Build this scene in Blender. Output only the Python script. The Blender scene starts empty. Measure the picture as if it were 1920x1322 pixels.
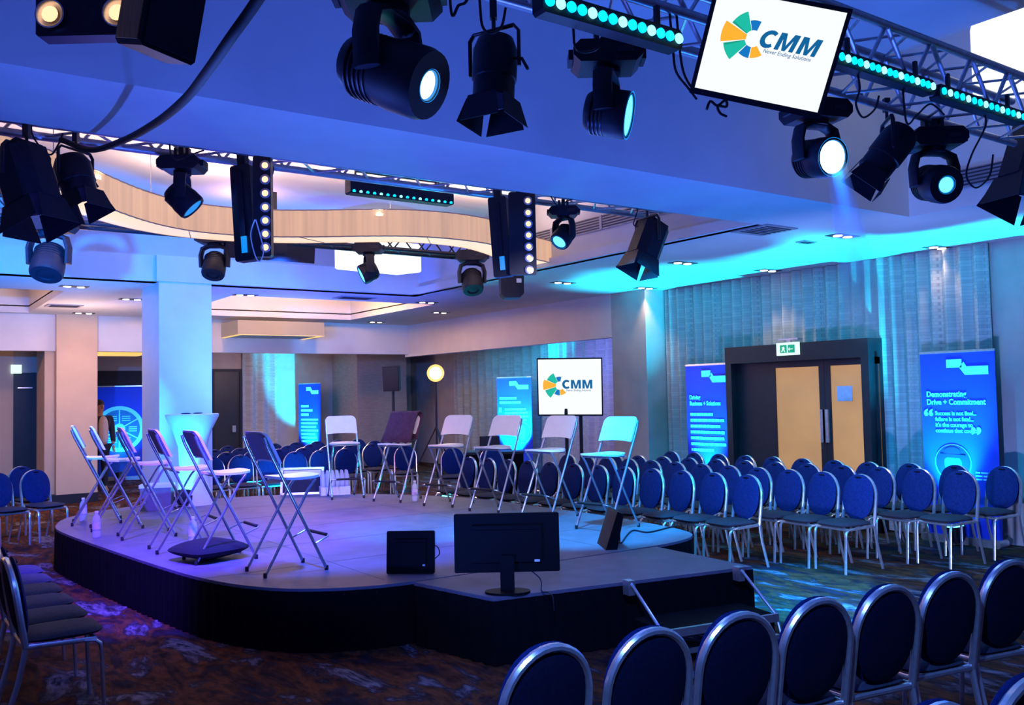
import bpy, math, random
from mathutils import Vector, Matrix
random.seed(7)
PI = math.pi
C = bpy.context.scene.collection
S = bpy.context.scene

# ------------------------------------------------------------------ camera
W, H, F = 1920., 1322., 1700.
PITCH, ROLL, CH = math.radians(2.66), math.radians(1.2), 1.68
th = math.atan(1200. / F)
fwd = Vector((math.sin(th), math.cos(th), 0)); rgt = Vector((math.cos(th), -math.sin(th), 0)); up = Vector((0, 0, 1))
f2 = fwd * math.cos(PITCH) + up * math.sin(PITCH); u2 = up * math.cos(PITCH) - fwd * math.sin(PITCH)
RR = rgt * math.cos(ROLL) - u2 * math.sin(ROLL); UU = u2 * math.cos(ROLL) + rgt * math.sin(ROLL)
CAM = Vector((0, 0, CH))
cd = bpy.data.cameras.new('camera'); cam = bpy.data.objects.new('camera', cd); C.objects.link(cam)
cd.sensor_width = 36; cd.lens = F / W * 36; cd.clip_start = .05; cd.clip_end = 100
M = Matrix((RR, UU, -f2)).transposed().to_4x4(); M.translation = CAM
cam.matrix_world = M; S.camera = cam
S.view_settings.view_transform = 'Standard'; S.view_settings.look = 'None'
S.view_settings.gamma = 1; S.view_settings.exposure = 0.0
S.cycles.max_bounces = 6; S.cycles.diffuse_bounces = 4; S.cycles.glossy_bounces = 3; S.cycles.transmission_bounces = 6
S.cycles.transparent_max_bounces = 8; S.cycles.sample_clamp_indirect = 4; S.cycles.use_denoising = True
S.cycles.caustics_reflective = False; S.cycles.caustics_refractive = False

def ray(x, y): return f2 + RR * ((x - W / 2) / F) - UU * ((y - H / 2) / F)
def on(x, y, ax, v):
    d = ray(x, y); return CAM + d * ((v - CAM[ax]) / d[ax])
def PX(x, y, v): return on(x, y, 0, v)
def PY(x, y, v): return on(x, y, 1, v)
def PZ(x, y, v): return on(x, y, 2, v)

# ------------------------------------------------------------------ world and lights
wd = bpy.data.worlds.new('world'); S.world = wd; wd.use_nodes = True
wd.node_tree.nodes['Background'].inputs[0].default_value = (.08, .12, .62, 1)
wd.node_tree.nodes['Background'].inputs[1].default_value = .45

def spot(name, loc, aim, col, power, deg=60, blend=.6, r=.06):
    l = bpy.data.lights.new(name, 'SPOT'); l.color = col; l.energy = power; l.spot_size = math.radians(deg)
    l.spot_blend = blend; l.shadow_soft_size = r
    o = bpy.data.objects.new(name, l); C.objects.link(o); o.location = loc
    o.rotation_euler = (Vector(aim) - Vector(loc)).to_track_quat('-Z', 'Y').to_euler(); return o
def point(name, loc, col, power, r=.1):
    l = bpy.data.lights.new(name, 'POINT'); l.color = col; l.energy = power; l.shadow_soft_size = r
    o = bpy.data.objects.new(name, l); C.objects.link(o); o.location = loc; return o

BLUE = (.08, .17, 1); DEEP = (.05, .1, 1); CYAN = (0, .75, 1); VIOL = (.25, .12, 1); WARM = (1, .62, .32); WHITE = (1, .93, .85)
# stage washes from the trusses
spot('stage_wash_violet', (1.2, 6.2, 3.1), (2.2, 8.6, .4), (.10, .04, 1), 2900, 66)
spot('stage_wash_blue', (2.9, 6.0, 3.05), (3.4, 7.4, .4), (.02, .10, 1), 1300, 66)
spot('stage_wash_cyan', (4.6, 5.7, 3.05), (5.3, 6.6, .4), (0, .34, 1), 1500, 50)
spot('stage_wash_pale', (3.9, 6.2, 3.1), (4.3, 7.6, .4), (0, .38, 1), 900, 36)
spot('stage_wash_rose', (3.2, 6.2, 3.1), (4.8, 10.4, .5), (1, .36, .50), 210, 40)
spot('chair_key_white', (3.6, 3.0, 2.45), (5.3, 9.0, 1.5), (.85, .80, 1), 620, 34)
spot('platform_wash', (3.6, 3.0, 2.9), (4.2, 5.0, .4), (.14, .16, 1), 60, 50)
# moving heads facing the seats
spot('moving_head_beam_right', (3.9, 3.0, 2.6), (7.6, 5.6, .3), (.01, .25, 1), 620, 50)
spot('moving_head_floor_beam', (4.6, 2.9, 2.6), (6.15, 4.7, 0), (.0, .30, 1), 7000, 30)
spot('moving_head_beam_rows', (4.9, 5.7, 2.9), (7.8, 6.4, .5), (.0, .5, 1), 520, 74)
spot('front_row_wash', (1.6, 6.1, 3.1), (3.0, 2.2, .6), (.05, .2, 1), 2000, 74)
spot('chair_rim_fill', (.6, .9, 3.3), (3.0, 2.4, .8), (.12, .28, 1), 900, 62)  # added spot without a fixture, brightens the nearest chairs' frames
spot('left_row_wash', (2.2, 6.0, 3.1), (.6, 7.4, .0), (.08, .12, 1), 260, 60)
spot('back_rows_wash', (3.4, 9.0, 3.1), (6.2, 13.8, .5), (.02, .18, 1), 520, 80)
# added fill without fixtures for beam, ceilings, fascia, coffer and far rooms
point('beam_fill_left', (1.0, 3.4, 2.3), BLUE, 38, .3)  # bare points added below the truss to turn the beam blue
point('beam_fill_middle', (2.9, 3.5, 2.3), BLUE, 33, .3)
point('beam_fill_right', (5.0, 3.5, 2.3), BLUE, 42, .3)
spot('column_fill_left', (.4, 6.6, 2.7), (2.0, 11.9, 2.6), (.0, .22, 1), 2600, 56)  # added spot at truss height, brightens column and fascia
spot('ceiling_fill_stage', (1.4, 4.0, .1), (2.2, 4.8, 3.2), (.05, .14, 1), 300, 140)  # added floor-level spot for beam and ceiling, no lamp stands here
spot('ceiling_fill_aisle', (6.0, 4.2, .1), (6.3, 4.8, 3.2), (.01, .20, 1), 260, 140)  # same added ceiling fill on the aisle side
spot('curtain_fill', (5.6, 3.6, .1), (9.77, 6.5, 2.2), (.30, .40, .95), 420, 90)  # added floor-level spot lifting the right curtain, no lamp stands here
spot('fascia_fill', (4.4, 10.9, .7), (4.6, 11.9, 3.1), (.04, .12, 1), 800, 100)  # added spots for the fascia, no lamp stands on the stage here
spot('fascia_fill_left', (1.1, 10.9, .7), (1.1, 11.9, 3.1), (.0, .22, 1), 450, 100)
point('coffer_fill', (3.4, 9.9, 3.75), (.8, .45, .75), 30, .3)  # added points that brighten the coffer, no bulbs hang there
point('coffer_fill_left', (.4, 8.8, 3.7), (.8, .5, .75), 26, .3)
point('far_room_fill', (7.0, 18.6, 2.4), (.95, .62, .62), 75, .3)  # added bare points brightening the dark far rooms and recess
point('far_room_fill_left', (2.6, 15.2, 2.3), (1, .60, .45), 75, .3)
point('recess_fill', (10.4, 13.0, 2.3), (.22, .28, 1), 70, .3)
point('mid_room_fill', (5.6, 14.2, 2.6), (.55, .32, 1), 44, .3)

# ------------------------------------------------------------------ materials
MATS = {}
def mat(name, col, rough=.6, metal=0, emit=None, es=0, noise=0, nscale=20, bump=0, bscale=60, spec=.5, alpha=1, trans=0, ior=1.45, stretch=None):
    m = bpy.data.materials.new(name); m.use_nodes = True; nt = m.node_tree; b = nt.nodes['Principled BSDF']
    b.inputs['Base Color'].default_value = (*col, 1); b.inputs['Roughness'].default_value = rough
    b.inputs['Metallic'].default_value = metal; b.inputs['Specular IOR Level'].default_value = spec
    b.inputs['Alpha'].default_value = alpha; b.inputs['Transmission Weight'].default_value = trans; b.inputs['IOR'].default_value = ior
    if emit: b.inputs['Emission Color'].default_value = (*emit, 1); b.inputs['Emission Strength'].default_value = es
    if noise or bump:
        tc = nt.nodes.new('ShaderNodeTexCoord'); mp = nt.nodes.new('ShaderNodeMapping')
        if stretch: mp.inputs['Scale'].default_value = stretch
        nt.links.new(tc.outputs['Object'], mp.inputs['Vector'])
    if noise:
        n = nt.nodes.new('ShaderNodeTexNoise'); n.inputs['Scale'].default_value = nscale; n.inputs['Detail'].default_value = 6
        r = nt.nodes.new('ShaderNodeValToRGB')
        r.color_ramp.elements[0].position = .3; r.color_ramp.elements[1].position = .7
        r.color_ramp.elements[0].color = (*[c * (1 - noise) for c in col], 1)
        r.color_ramp.elements[1].color = (*[min(1, c * (1 + noise)) for c in col], 1)
        nt.links.new(mp.outputs[0], n.inputs['Vector']); nt.links.new(n.outputs['Fac'], r.inputs[0]); nt.links.new(r.outputs[0], b.inputs['Base Color'])
    if bump:
        n2 = nt.nodes.new('ShaderNodeTexNoise'); n2.inputs['Scale'].default_value = bscale; n2.inputs['Detail'].default_value = 4
        bp = nt.nodes.new('ShaderNodeBump'); bp.inputs['Strength'].default_value = bump; bp.inputs['Distance'].default_value = .01
        nt.links.new(mp.outputs[0], n2.inputs['Vector']); nt.links.new(n2.outputs['Fac'], bp.inputs['Height']); nt.links.new(bp.outputs[0], b.inputs['Normal'])
    MATS[name] = m; return m

m_ceil = mat('painted_ceiling', (.62, .62, .64), .75, noise=.04, nscale=3)
m_wall = mat('wall_plaster', (.42, .37, .38), .8, noise=.08, nscale=4)
m_tan = mat('tan_wall', (.62, .47, .33), .8, noise=.05, nscale=3)
m_column = mat('column_paint', (.72, .66, .64), .7, noise=.03, nscale=5)
m_brown = mat('brown_wall', (.30, .20, .19), .75, noise=.12, nscale=6, stretch=(1, 1, 4))
m_dark = mat('dark_wood', (.012, .012, .02), .45, noise=.2, nscale=8)
m_mon = mat('monitor_black_plastic', (.003, .003, .005), .6, noise=.15, nscale=30, spec=.15)
m_black = mat('black_plastic', (.014, .015, .028), .5, noise=.15, nscale=30, spec=.25)
m_blackm = mat('black_metal', (.02, .022, .035), .35, metal=.3, noise=.15, nscale=30)
m_cloth = mat('black_skirt_cloth', (.004, .004, .006), .95, noise=.2, nscale=40, spec=.1)
m_deck = mat('stage_carpet', (.13, .12, .165), .62, noise=.14, nscale=5, bump=.15, bscale=180, spec=.35)
m_alu = mat('brushed_aluminium', (.68, .68, .70), .28, metal=.85, noise=.1, nscale=30)
m_truss = mat('truss_aluminium', (.55, .55, .60), .35, metal=.75, noise=.12, nscale=25)
m_rear = mat('chair_rear_fabric', (.004, .006, .020), .85, noise=.2, nscale=60, spec=.1)
m_navy = mat('navy_fabric', (.006, .018, .10), .85, noise=.25, nscale=60, bump=.25, bscale=300, spec=.1)
m_seat = mat('charcoal_seat_fabric', (.03, .035, .055), .9, noise=.2, nscale=70, bump=.25, bscale=300, spec=.2)
m_stoolp = mat('white_stool_plastic', (.80, .76, .76), .4, noise=.03, nscale=10)
m_stoolb = mat('grey_stool_panel', (.10, .12, .17), .45, noise=.1, nscale=10)
m_chrome = mat('stool_steel_tube', (.60, .60, .64), .22, metal=.9, noise=.08, nscale=20)
m_rubber = mat('black_rubber', (.01, .01, .012), .7, noise=.1)
m_white = mat('white_plastic', (.8, .8, .8), .4, noise=.03)
m_stretch = mat('white_stretch_fabric', (.78, .80, .82), .7, noise=.04, nscale=8)
m_wood = mat('speaker_plywood_side', (.35, .18, .07), .5, noise=.3, nscale=6, stretch=(1, 8, 1))
m_jacket = mat('maroon_jacket_cloth', (.05, .016, .035), .85, noise=.3, nscale=20, bump=.3, bscale=50)
m_cushion = mat('black_cushion_cloth', (.006, .006, .010), .9, noise=.2, nscale=30, bump=.3, bscale=40)
m_print = mat('banner_print_blue', (.004, .035, .62), .5, noise=.06, nscale=2)
m_ink = mat('banner_ink_pale', (.25, .80, .95), .5, emit=(.1, .75, 1), es=.0, noise=.02)
m_cyanink = mat('banner_ink_cyan', (.08, .62, .85), .5, noise=.1, nscale=9)
m_darkink = mat('banner_ink_dark', (.004, .012, .10), .5, noise=.1)
m_skin = mat('skin', (.42, .22, .16), .5, noise=.06, nscale=30)
m_hair = mat('dark_hair', (.012, .009, .008), .6, noise=.3, nscale=60)
m_shirt = mat('pale_shirt', (.55, .45, .40), .8, noise=.08, nscale=30)
m_suit = mat('navy_jacket', (.012, .014, .03), .85, noise=.2, nscale=40)
m_water = mat('bottle_plastic', (.75, .85, .95), .06, alpha=.55, spec=.8, noise=.02)
m_label = mat('bottle_label', (.75, .70, .85), .5, noise=.2, nscale=40)
m_vent = mat('vent_metal', (.30, .30, .36), .5, noise=.06)
m_ventd = mat('vent_recess', (.03, .03, .05), .7, noise=.1)

def emis(name, col, s, noise=0, nscale=6, stretch=None, base=(.12, .12, .12)):
    m = mat(name, base, .5)
    nt = m.node_tree; b = nt.nodes['Principled BSDF']
    b.inputs['Emission Color'].default_value = (*col, 1); b.inputs['Emission Strength'].default_value = s
    n = nt.nodes.new('ShaderNodeTexNoise'); tc = nt.nodes.new('ShaderNodeTexCoord'); mp = nt.nodes.new('ShaderNodeMapping')
    if stretch: mp.inputs['Scale'].default_value = stretch
    n.inputs['Scale'].default_value = nscale
    r = nt.nodes.new('ShaderNodeMapRange'); r.inputs['From Min'].default_value = .3; r.inputs['From Max'].default_value = .7
    r.inputs['To Min'].default_value = s * (1 - noise); r.inputs['To Max'].default_value = s * (1 + noise)
    nt.links.new(tc.outputs['Object'], mp.inputs[0]); nt.links.new(mp.outputs[0], n.inputs['Vector'])
    nt.links.new(n.outputs['Fac'], r.inputs[0]); nt.links.new(r.outputs[0], b.inputs['Emission Strength'])
    return m
e_cyan = emis('lens_cyan_lit', (.12, .72, 1), 2.0)
e_cyanw = emis('lens_cyan_white_lit', (.60, .98, 1), 4)
e_soft = emis('lens_cyan_soft', (.0, .30, 1), .9)
e_led = emis('led_cyan', (.0, .55, 1), 2.4)
e_ledw = emis('led_cyan_white', (.25, .95, 1), 2.2)
e_warm = emis('lamp_warm_lit', (1, .66, .36), 6)
e_warmw = emis('lamp_warm_white_lit', (1, .56, .30), 1.7)
e_down = emis('downlight_lit', (1, .86, .72), 10)
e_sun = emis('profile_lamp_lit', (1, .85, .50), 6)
e_halo = emis('lamp_halo_lit', (1, .62, .14), 1.3)  # halo of the bright lamp, put in as emission
e_shade = emis('pleated_shade_lit', (1, .58, .32), .62, noise=.16, nscale=3, stretch=(6, 6, .2), base=(.3, .22, .16))
e_diff = emis('shade_diffuser_lit', (1, .74, .44), 1.0, noise=.06, nscale=1, base=(.3, .25, .2))
e_box = emis('box_lamp_lit', (.93, .97, 1), 1.25, noise=.05, nscale=1)
e_sq = emis('square_shade_lit', (1, .62, .50), .24, noise=.05, nscale=2)
e_yel = emis('cove_strip_lit', (1, .62, .14), 1.1, noise=.1, nscale=2)
e_screen = emis('screen_white_lit', (.97, 1, 1), 1.0, base=(0, 0, 0))
e_glass = emis('amber_glass_lit', (1, .52, .20), .46, noise=.10, nscale=1.6, base=(.1, .07, .04))
e_sign = emis('exit_sign_white_lit', (.75, 1, .9), 1.1)
e_signg = emis('exit_sign_green_lit', (.0, .35, .16), .8, base=(0, .2, .1))
e_par = emis('uplight_lens_lit', (.05, .9, 1), 14)
def flat(name, col):
    return emis(name, col, 1.0, base=(0, 0, 0))
f_green, f_greend = flat('logo_green', (.014, .52, .38)), flat('logo_green_dark', (.010, .36, .25))
f_orange, f_blue, f_text = flat('logo_orange', (1, .46, .03)), flat('logo_blue', (.008, .19, .56)), flat('logo_text_blue', (.006, .13, .34))

# pleated curtain cloth with a faint woven grid
def curtain_mat():
    m = mat('sheer_curtain', (.36, .37, .40), .8); nt = m.node_tree; b = nt.nodes['Principled BSDF']
    tc = nt.nodes.new('ShaderNodeTexCoord'); w = nt.nodes.new('ShaderNodeTexBrick'); mp = nt.nodes.new('ShaderNodeMapping')
    mp.inputs['Rotation'].default_value = (0, math.radians(90), math.radians(90))
    w.inputs['Scale'].default_value = 7; w.inputs['Mortar Size'].default_value = .02; w.inputs['Mortar Smooth'].default_value = 1
    w.inputs['Color1'].default_value = (.34, .35, .38, 1); w.inputs['Color2'].default_value = (.44, .44, .46, 1); w.inputs['Mortar'].default_value = (.24, .25, .28, 1)
    sp = nt.nodes.new('ShaderNodeSeparateXYZ'); cb = nt.nodes.new('ShaderNodeCombineXYZ'); ad = nt.nodes.new('ShaderNodeMath'); ad.operation = 'ADD'
    nt.links.new(tc.outputs['Object'], sp.inputs[0]); nt.links.new(sp.outputs[0], ad.inputs[0]); nt.links.new(sp.outputs[1], ad.inputs[1])
    nt.links.new(ad.outputs[0], cb.inputs[0]); nt.links.new(sp.outputs[2], cb.inputs[1]); nt.links.new(cb.outputs[0], w.inputs['Vector'])
    nt.links.new(w.outputs['Color'], b.inputs['Base Color']); return m
m_curtain = curtain_mat()

def carpet_mat():
    m = mat('patterned_carpet', (.1, .08, .1), .95, spec=.1); nt = m.node_tree; b = nt.nodes['Principled BSDF']
    tc = nt.nodes.new('ShaderNodeTexCoord'); mp = nt.nodes.new('ShaderNodeMapping'); mp.inputs['Scale'].default_value = (1, .42, 1)
    mp.inputs['Rotation'].default_value = (0, 0, .5)
    n = nt.nodes.new('ShaderNodeTexNoise'); n.inputs['Scale'].default_value = 3.6; n.inputs['Detail'].default_value = 9; n.inputs['Distortion'].default_value = .5; n.inputs['Roughness'].default_value = .62
    r = nt.nodes.new('ShaderNodeValToRGB'); cr = r.color_ramp
    cr.elements[0].position = .30; cr.elements[0].color = (.016, .022, .05, 1)
    cr.elements[1].position = .42; cr.elements[1].color = (.03, .014, .017, 1)
    for p, c in ((.50, (.14, .044, .014)), (.55, (.03, .020, .028)), (.62, (.20, .17, .20)), (.67, (.014, .014, .03))):
        e = cr.elements.new(p); e.color = (*c, 1)
    n2 = nt.nodes.new('ShaderNodeTexNoise'); n2.inputs['Scale'].default_value = 14; n2.inputs['Detail'].default_value = 5
    mx = nt.nodes.new('ShaderNodeMix'); mx.data_type = 'RGBA'; mx.blend_type = 'MULTIPLY'; mx.inputs[0].default_value = .8
    r2 = nt.nodes.new('ShaderNodeValToRGB'); r2.color_ramp.elements[0].position = .35; r2.color_ramp.elements[1].position = .6
    r2.color_ramp.elements[0].color = (.25, .25, .3, 1); r2.color_ramp.elements[1].color = (1, 1, 1, 1)
    nt.links.new(tc.outputs['Object'], mp.inputs[0])
    for q in (n, n2): nt.links.new(mp.outputs[0], q.inputs['Vector'])
    nt.links.new(n.outputs['Fac'], r.inputs[0]); nt.links.new(n2.outputs['Fac'], r2.inputs[0])
    nt.links.new(r.outputs[0], mx.inputs[6]); nt.links.new(r2.outputs[0], mx.inputs[7]); nt.links.new(mx.outputs[2], b.inputs['Base Color']); return m
m_carpet = carpet_mat()

# ------------------------------------------------------------------ mesh helpers
class MB:
    def __init__(s): s.v = []; s.f = []
    def add(s, vs, fs, T=None):
        o = len(s.v); s.v += [tuple(T @ Vector(v)) if T else tuple(v) for v in vs]; s.f += [tuple(i + o for i in f) for f in fs]; return s
    def box(s, x0, x1, y0, y1, z0, z1, T=None):
        return s.add([(x, y, z) for z in (z0, z1) for y in (y0, y1) for x in (x0, x1)],
                     [(0, 2, 3, 1), (4, 5, 7, 6), (0, 1, 5, 4), (2, 6, 7, 3), (0, 4, 6, 2), (1, 3, 7, 5)], T)
    def cbox(s, x0, x1, y0, y1, z0, z1, c, T=None):   # box with chamfered edges seen in the XZ outline
        p = [(x0 + c, z0), (x1 - c, z0), (x1, z0 + c), (x1, z1 - c), (x1 - c, z1), (x0 + c, z1), (x0, z1 - c), (x0, z0 + c)]
        return s.prism([(a, b) for a, b in p], y0, y1, 'y', T)
    def prism(s, pts, a, b, ax='z', T=None):
        n = len(pts)
        def mk(p, h): return (p[0], p[1], h) if ax == 'z' else ((p[0], h, p[1]) if ax == 'y' else (h, p[0], p[1]))
        vs = [mk(p, a) for p in pts] + [mk(p, b) for p in pts]
        return s.add(vs, [tuple(range(n))[::-1], tuple(range(n, 2 * n))] + [(i, (i + 1) % n, n + (i + 1) % n, n + i) for i in range(n)], T)
    def lathe(s, prof, n=24, T=None, cap=True):
        vs = []; fs = []
        for r, z in prof: vs += [(r * math.cos(2 * PI * i / n), r * math.sin(2 * PI * i / n), z) for i in range(n)]
        for k in range(len(prof) - 1):
            fs += [(k * n + i, k * n + (i + 1) % n, (k + 1) * n + (i + 1) % n, (k + 1) * n + i) for i in range(n)]
        if cap: fs += [tuple(range(n))[::-1], tuple(range((len(prof) - 1) * n, len(prof) * n))]
        return s.add(vs, fs, T)
    def tube(s, pts, r, n=8, closed=False, r2=None, ref=None, T=None, sq=False):
        pts = [Vector(p) for p in pts]; m = len(pts); vs = []; fs = []; r2 = r2 or r; pn = None
        for i, p in enumerate(pts):
            if closed: t = pts[(i + 1) % m] - pts[i - 1]
            else: t = pts[min(i + 1, m - 1)] - pts[max(i - 1, 0)]
            t.normalize()
            if ref is not None: b = Vector(ref)
            elif pn is None:
                b = Vector((0, 0, 1)) if abs(t.z) < .9 else Vector((1, 0, 0))
            else: b = pn
            b = (b - t * b.dot(t)); b = b.normalized() if b.length > 1e-6 else Vector((1, 0, 0)); pn = b; a = t.cross(b)
            k = 1.0
            if 0 < i < m - 1 or closed:
                d1 = (pts[i] - pts[i - 1]).normalized(); d2 = (pts[(i + 1) % m] - pts[i]).normalized()
                cs = max(.5, d1.dot(t)); k = 1 / cs
            for j in range(n):
                an = 2 * PI * (j + .5) / n; ca, sa = math.cos(an), math.sin(an)
                if sq: q = max(abs(ca), abs(sa)); ca, sa = ca / q, sa / q
                vs.append(p + a * ca * r * k + b * sa * r2)
        for i in range(m if closed else m - 1):
            for j in range(n):
                i2 = (i + 1) % m; fs.append((i * n + j, i * n + (j + 1) % n, i2 * n + (j + 1) % n, i2 * n + j))
        if not closed: fs += [tuple(range(n)), tuple(range((m - 1) * n, m * n))[::-1]]
        return s.add(vs, fs, T)
    def pad(s, rx, ry, rz, e=2.5, n=28, k=10, T=None, ez=2.2):  # superellipse cushion
        vs = []; fs = []
        for a in range(1, k):
            ph = -PI / 2 + PI * a / k; cz = math.cos(ph); sz = math.sin(ph)
            rr = abs(cz) ** (2 / ez); zz = math.copysign(abs(sz) ** (2 / ez), sz) * rz
            for i in range(n):
                t = 2 * PI * i / n; c, q = math.cos(t), math.sin(t)
                vs.append((rx * rr * math.copysign(abs(c) ** (2 / e), c), ry * rr * math.copysign(abs(q) ** (2 / e), q), zz))
        for a in range(k - 2): fs += [(a * n + i, a * n + (i + 1) % n, (a + 1) * n + (i + 1) % n, (a + 1) * n + i) for i in range(n)]
        fs += [tuple(range(n))[::-1], tuple(range((k - 2) * n, (k - 1) * n))]
        return s.add(vs, fs, T)
    def build(s, name, m, parent=None, smooth=True, loc=None):
        me = bpy.data.meshes.new(name); me.from_pydata(s.v, [], s.f); me.update()
        import bmesh
        bm = bmesh.new(); bm.from_mesh(me); bmesh.ops.recalc_face_normals(bm, faces=bm.faces); bm.to_mesh(me); bm.free()
        if smooth:
            me.polygons.foreach_set('use_smooth', [True] * len(me.polygons)); me.set_sharp_from_angle(angle=math.radians(38))
        me.materials.append(m); o = bpy.data.objects.new(name, me); C.objects.link(o)
        if parent: o.parent = parent
        if loc: o.location = loc
        return o
def box(x0, x1, y0, y1, z0, z1, T=None): return MB().box(x0, x1, y0, y1, z0, z1, T)
def thing(name, label, cat, loc=(0, 0, 0), rz=0, group=None, rot=None):
    o = bpy.data.objects.new(name, None); C.objects.link(o); o.empty_display_size = .1; o.location = loc
    o.rotation_euler = rot if rot is not None else (0, 0, rz); return tag(o, label, cat, group)
def tag(o, label, cat, group=None, kind=None):
    o['label'] = label; o['category'] = cat
    if group: o['group'] = group
    if kind: o['kind'] = kind
    return o
def struct(name, mb, m, smooth=False, label=None):
    o = mb.build(name, m, None, smooth); o['kind'] = 'structure'
    if label: o['label'] = label
    return o
def copy_tree(o, parent=None):
    c = o.copy(); C.objects.link(c); c.parent = parent
    for ch in [q for q in CH_OF.get(o.name, [])]: copy_tree(ch, c)
    return c
CH_OF = {}
def register(o):
    CH_OF.clear()
    for q in S.collection.objects:
        if q.parent: CH_OF.setdefault(q.parent.name, []).append(q)
def place(proto, used, loc, rz, label, group=None, scale=None):
    if not used: o = proto; used.append(1)
    else:
        o = copy_tree(proto)
    o.location = loc; o.rotation_euler = (0, 0, rz); o['label'] = label
    if group: o['group'] = group
    if scale: o.scale = (scale,) * 3
    return o
def Tr(x=0, y=0, z=0): return Matrix.Translation((x, y, z))
def Rx(a): return Matrix.Rotation(a, 4, 'X')
def Ry(a): return Matrix.Rotation(a, 4, 'Y')
def Rz(a): return Matrix.Rotation(a, 4, 'Z')
def text(name, s, size, m, parent, T, bold=0, shear=0, align='LEFT', ext=.0015, sx=1):
    if '\n' in s:
        for k_, l_ in enumerate(s.split('\n')): text(name, l_, size, m, parent, T @ Tr(0, -k_ * size, 0), bold, shear, align, ext, sx)
        return
    cu = bpy.data.curves.new(name, 'FONT'); cu.body = s; cu.size = size; cu.extrude = ext; cu.offset = bold; cu.shear = shear; cu.align_x = align; cu.resolution_u = 3
    o = bpy.data.objects.new(name, cu); C.objects.link(o); bpy.context.view_layer.update()
    me = bpy.data.meshes.new_from_object(o.evaluated_get(bpy.context.evaluated_depsgraph_get())); bpy.data.objects.remove(o); bpy.data.curves.remove(cu)
    me.transform(T @ Matrix.Diagonal((sx, 1, 1, 1))); me.materials.clear(); me.materials.append(m)
    o = bpy.data.objects.new(name, me); C.objects.link(o); o.parent = parent; return o

# ------------------------------------------------------------------ room shell
ZC, ZH, ZN = 3.2, 4.0, 4.1           # lower ceiling, coffer ceiling
RX, PX_, BY = 9.77, 9.3, 17.0  # right wall, right bulkhead face, far bulkhead face
struct('floor', box(-7, 14, -4, 26, -.1, 0), m_carpet)
# lower ceiling as slabs around the coffers
A0, A1 = 4.53, 5.46        # beam between the two coffers
CX1, CY1 = 6.65, 11.9      # stage coffer right and far edge
NX1 = 7.6                  # near coffer right edge
h4 = (4.25, 7.6, 13.0, 16.2); h3 = (-4, 2.1, 13.4, 16.8)
cm = MB()
def slab(x0, x1, y0, y1, z0=ZC, z1=ZC + .12): cm.box(x0, x1, y0, y1, z0, z1)
slab(-7, 9.9, A0, A1); slab(CX1, 9.9, A1, CY1); slab(NX1, 9.9, -4, A0)
slab(-7, 9.9, CY1 + .0, h4[2]); slab(h4[1], 9.9, h4[2], BY + .1); slab(h3[1], h4[0], h4[2], BY + .1); slab(h4[0], h4[1], h4[3], BY + .1)
slab(-7, h3[1], h4[2], h3[2]); slab(-7, h3[1], h3[3], BY + .1)
struct('ceiling', cm, m_ceil)
struct('ceiling', box(-7, 9.9, A0 + .09, BY, ZH, ZH + .1), m_ceil)
xe = PZ(1725, 82, ZN).x
struct('ceiling', box(-7, xe, -4, A0, ZN, ZN + .1).box(xe - .1, xe, -4, A0, ZN + .1, ZN + .6).box(xe - .1, 9.9, -4, A0, ZN + .6, ZN + .7), m_ceil)
# beam sides and coffer sides
struct('trim_1', box(-7, NX1, A0, A0 + .08, ZC + .12, ZN + .6), m_ceil)
struct('trim_2', box(-7, CX1, A1 - .08, A1, ZC + .12, ZH), m_ceil)
struct('trim_3', box(-7, 2.9, CY1 - .02, CY1 + .18, ZC, ZC + .33).box(2.9, CX1 + .1, CY1 - .1, CY1 + .18, ZC, ZC + .33)
       .box(-7, CX1 + .1, CY1 + .22, CY1 + .3, ZC + .1, ZH).box(-7, CX1 + .1, CY1 + .1, CY1 + .24, ZC + .33, ZC + .36), m_ceil)
struct('trim_4', box(CX1 - .06, CX1 + .08, A1, CY1, ZC, ZC + .10).box(CX1, CX1 + .08, A1, CY1, ZC + .12, ZH), m_ceil)
struct('trim_5', box(NX1, NX1 + .1, -4, A0, ZC + .12, ZN + .6), m_ceil)
for k, (x0, x1, y0, y1) in enumerate((h4, h3)):
    c = MB(); zt = ZC + .38
    c.box(x0 - .05, x0, y0, y1, ZC + .1, zt).box(x1, x1 + .05, y0, y1, ZC + .1, zt).box(x0, x1, y0 - .05, y0, ZC + .1, zt).box(x0, x1, y1, y1 + .05, ZC + .1, zt)
    c.box(x0 - .05, x1 + .05, y0 - .05, y1 + .05, zt, zt + .05)
    struct('trim_%d' % (6 + k), c, m_ceil)
    for fx in (.3, .7): point('cove_lamp', (x0 + (x1 - x0) * fx, y0 + 1.6, ZC + .16), (1, .48, .10), 110 if k == 0 else 60, .08)
# right side wall
struct('wall_right', box(RX, RX + .1, -4, 10.0, 0, ZC), m_wall)
struct('wall_right_pier', box(PX_, RX + .1, 9.75, 10.5, 0, ZC), m_wall)
struct('wall_right_recess', box(11.55, 11.65, 10.3, 23, 0, 2.9).box(9.8, 11.6, 10.3, 10.4, 0, 2.9), m_wall)
struct('trim_8', box(PX_, PX_ + .15, 10.5, BY + .15, 2.53, ZC), m_ceil)              # right bulkhead
struct('trim_9', box(-7, PX_, BY, BY + .15, 2.58, ZC), m_ceil)                       # far bulkhead
struct('ceiling', box(PX_ + .15, 11.7, 10.4, 23, 2.80, 2.86).box(-7, PX_ + .15, BY + .15, 23, 2.80, 2.86), m_ceil)
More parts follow.
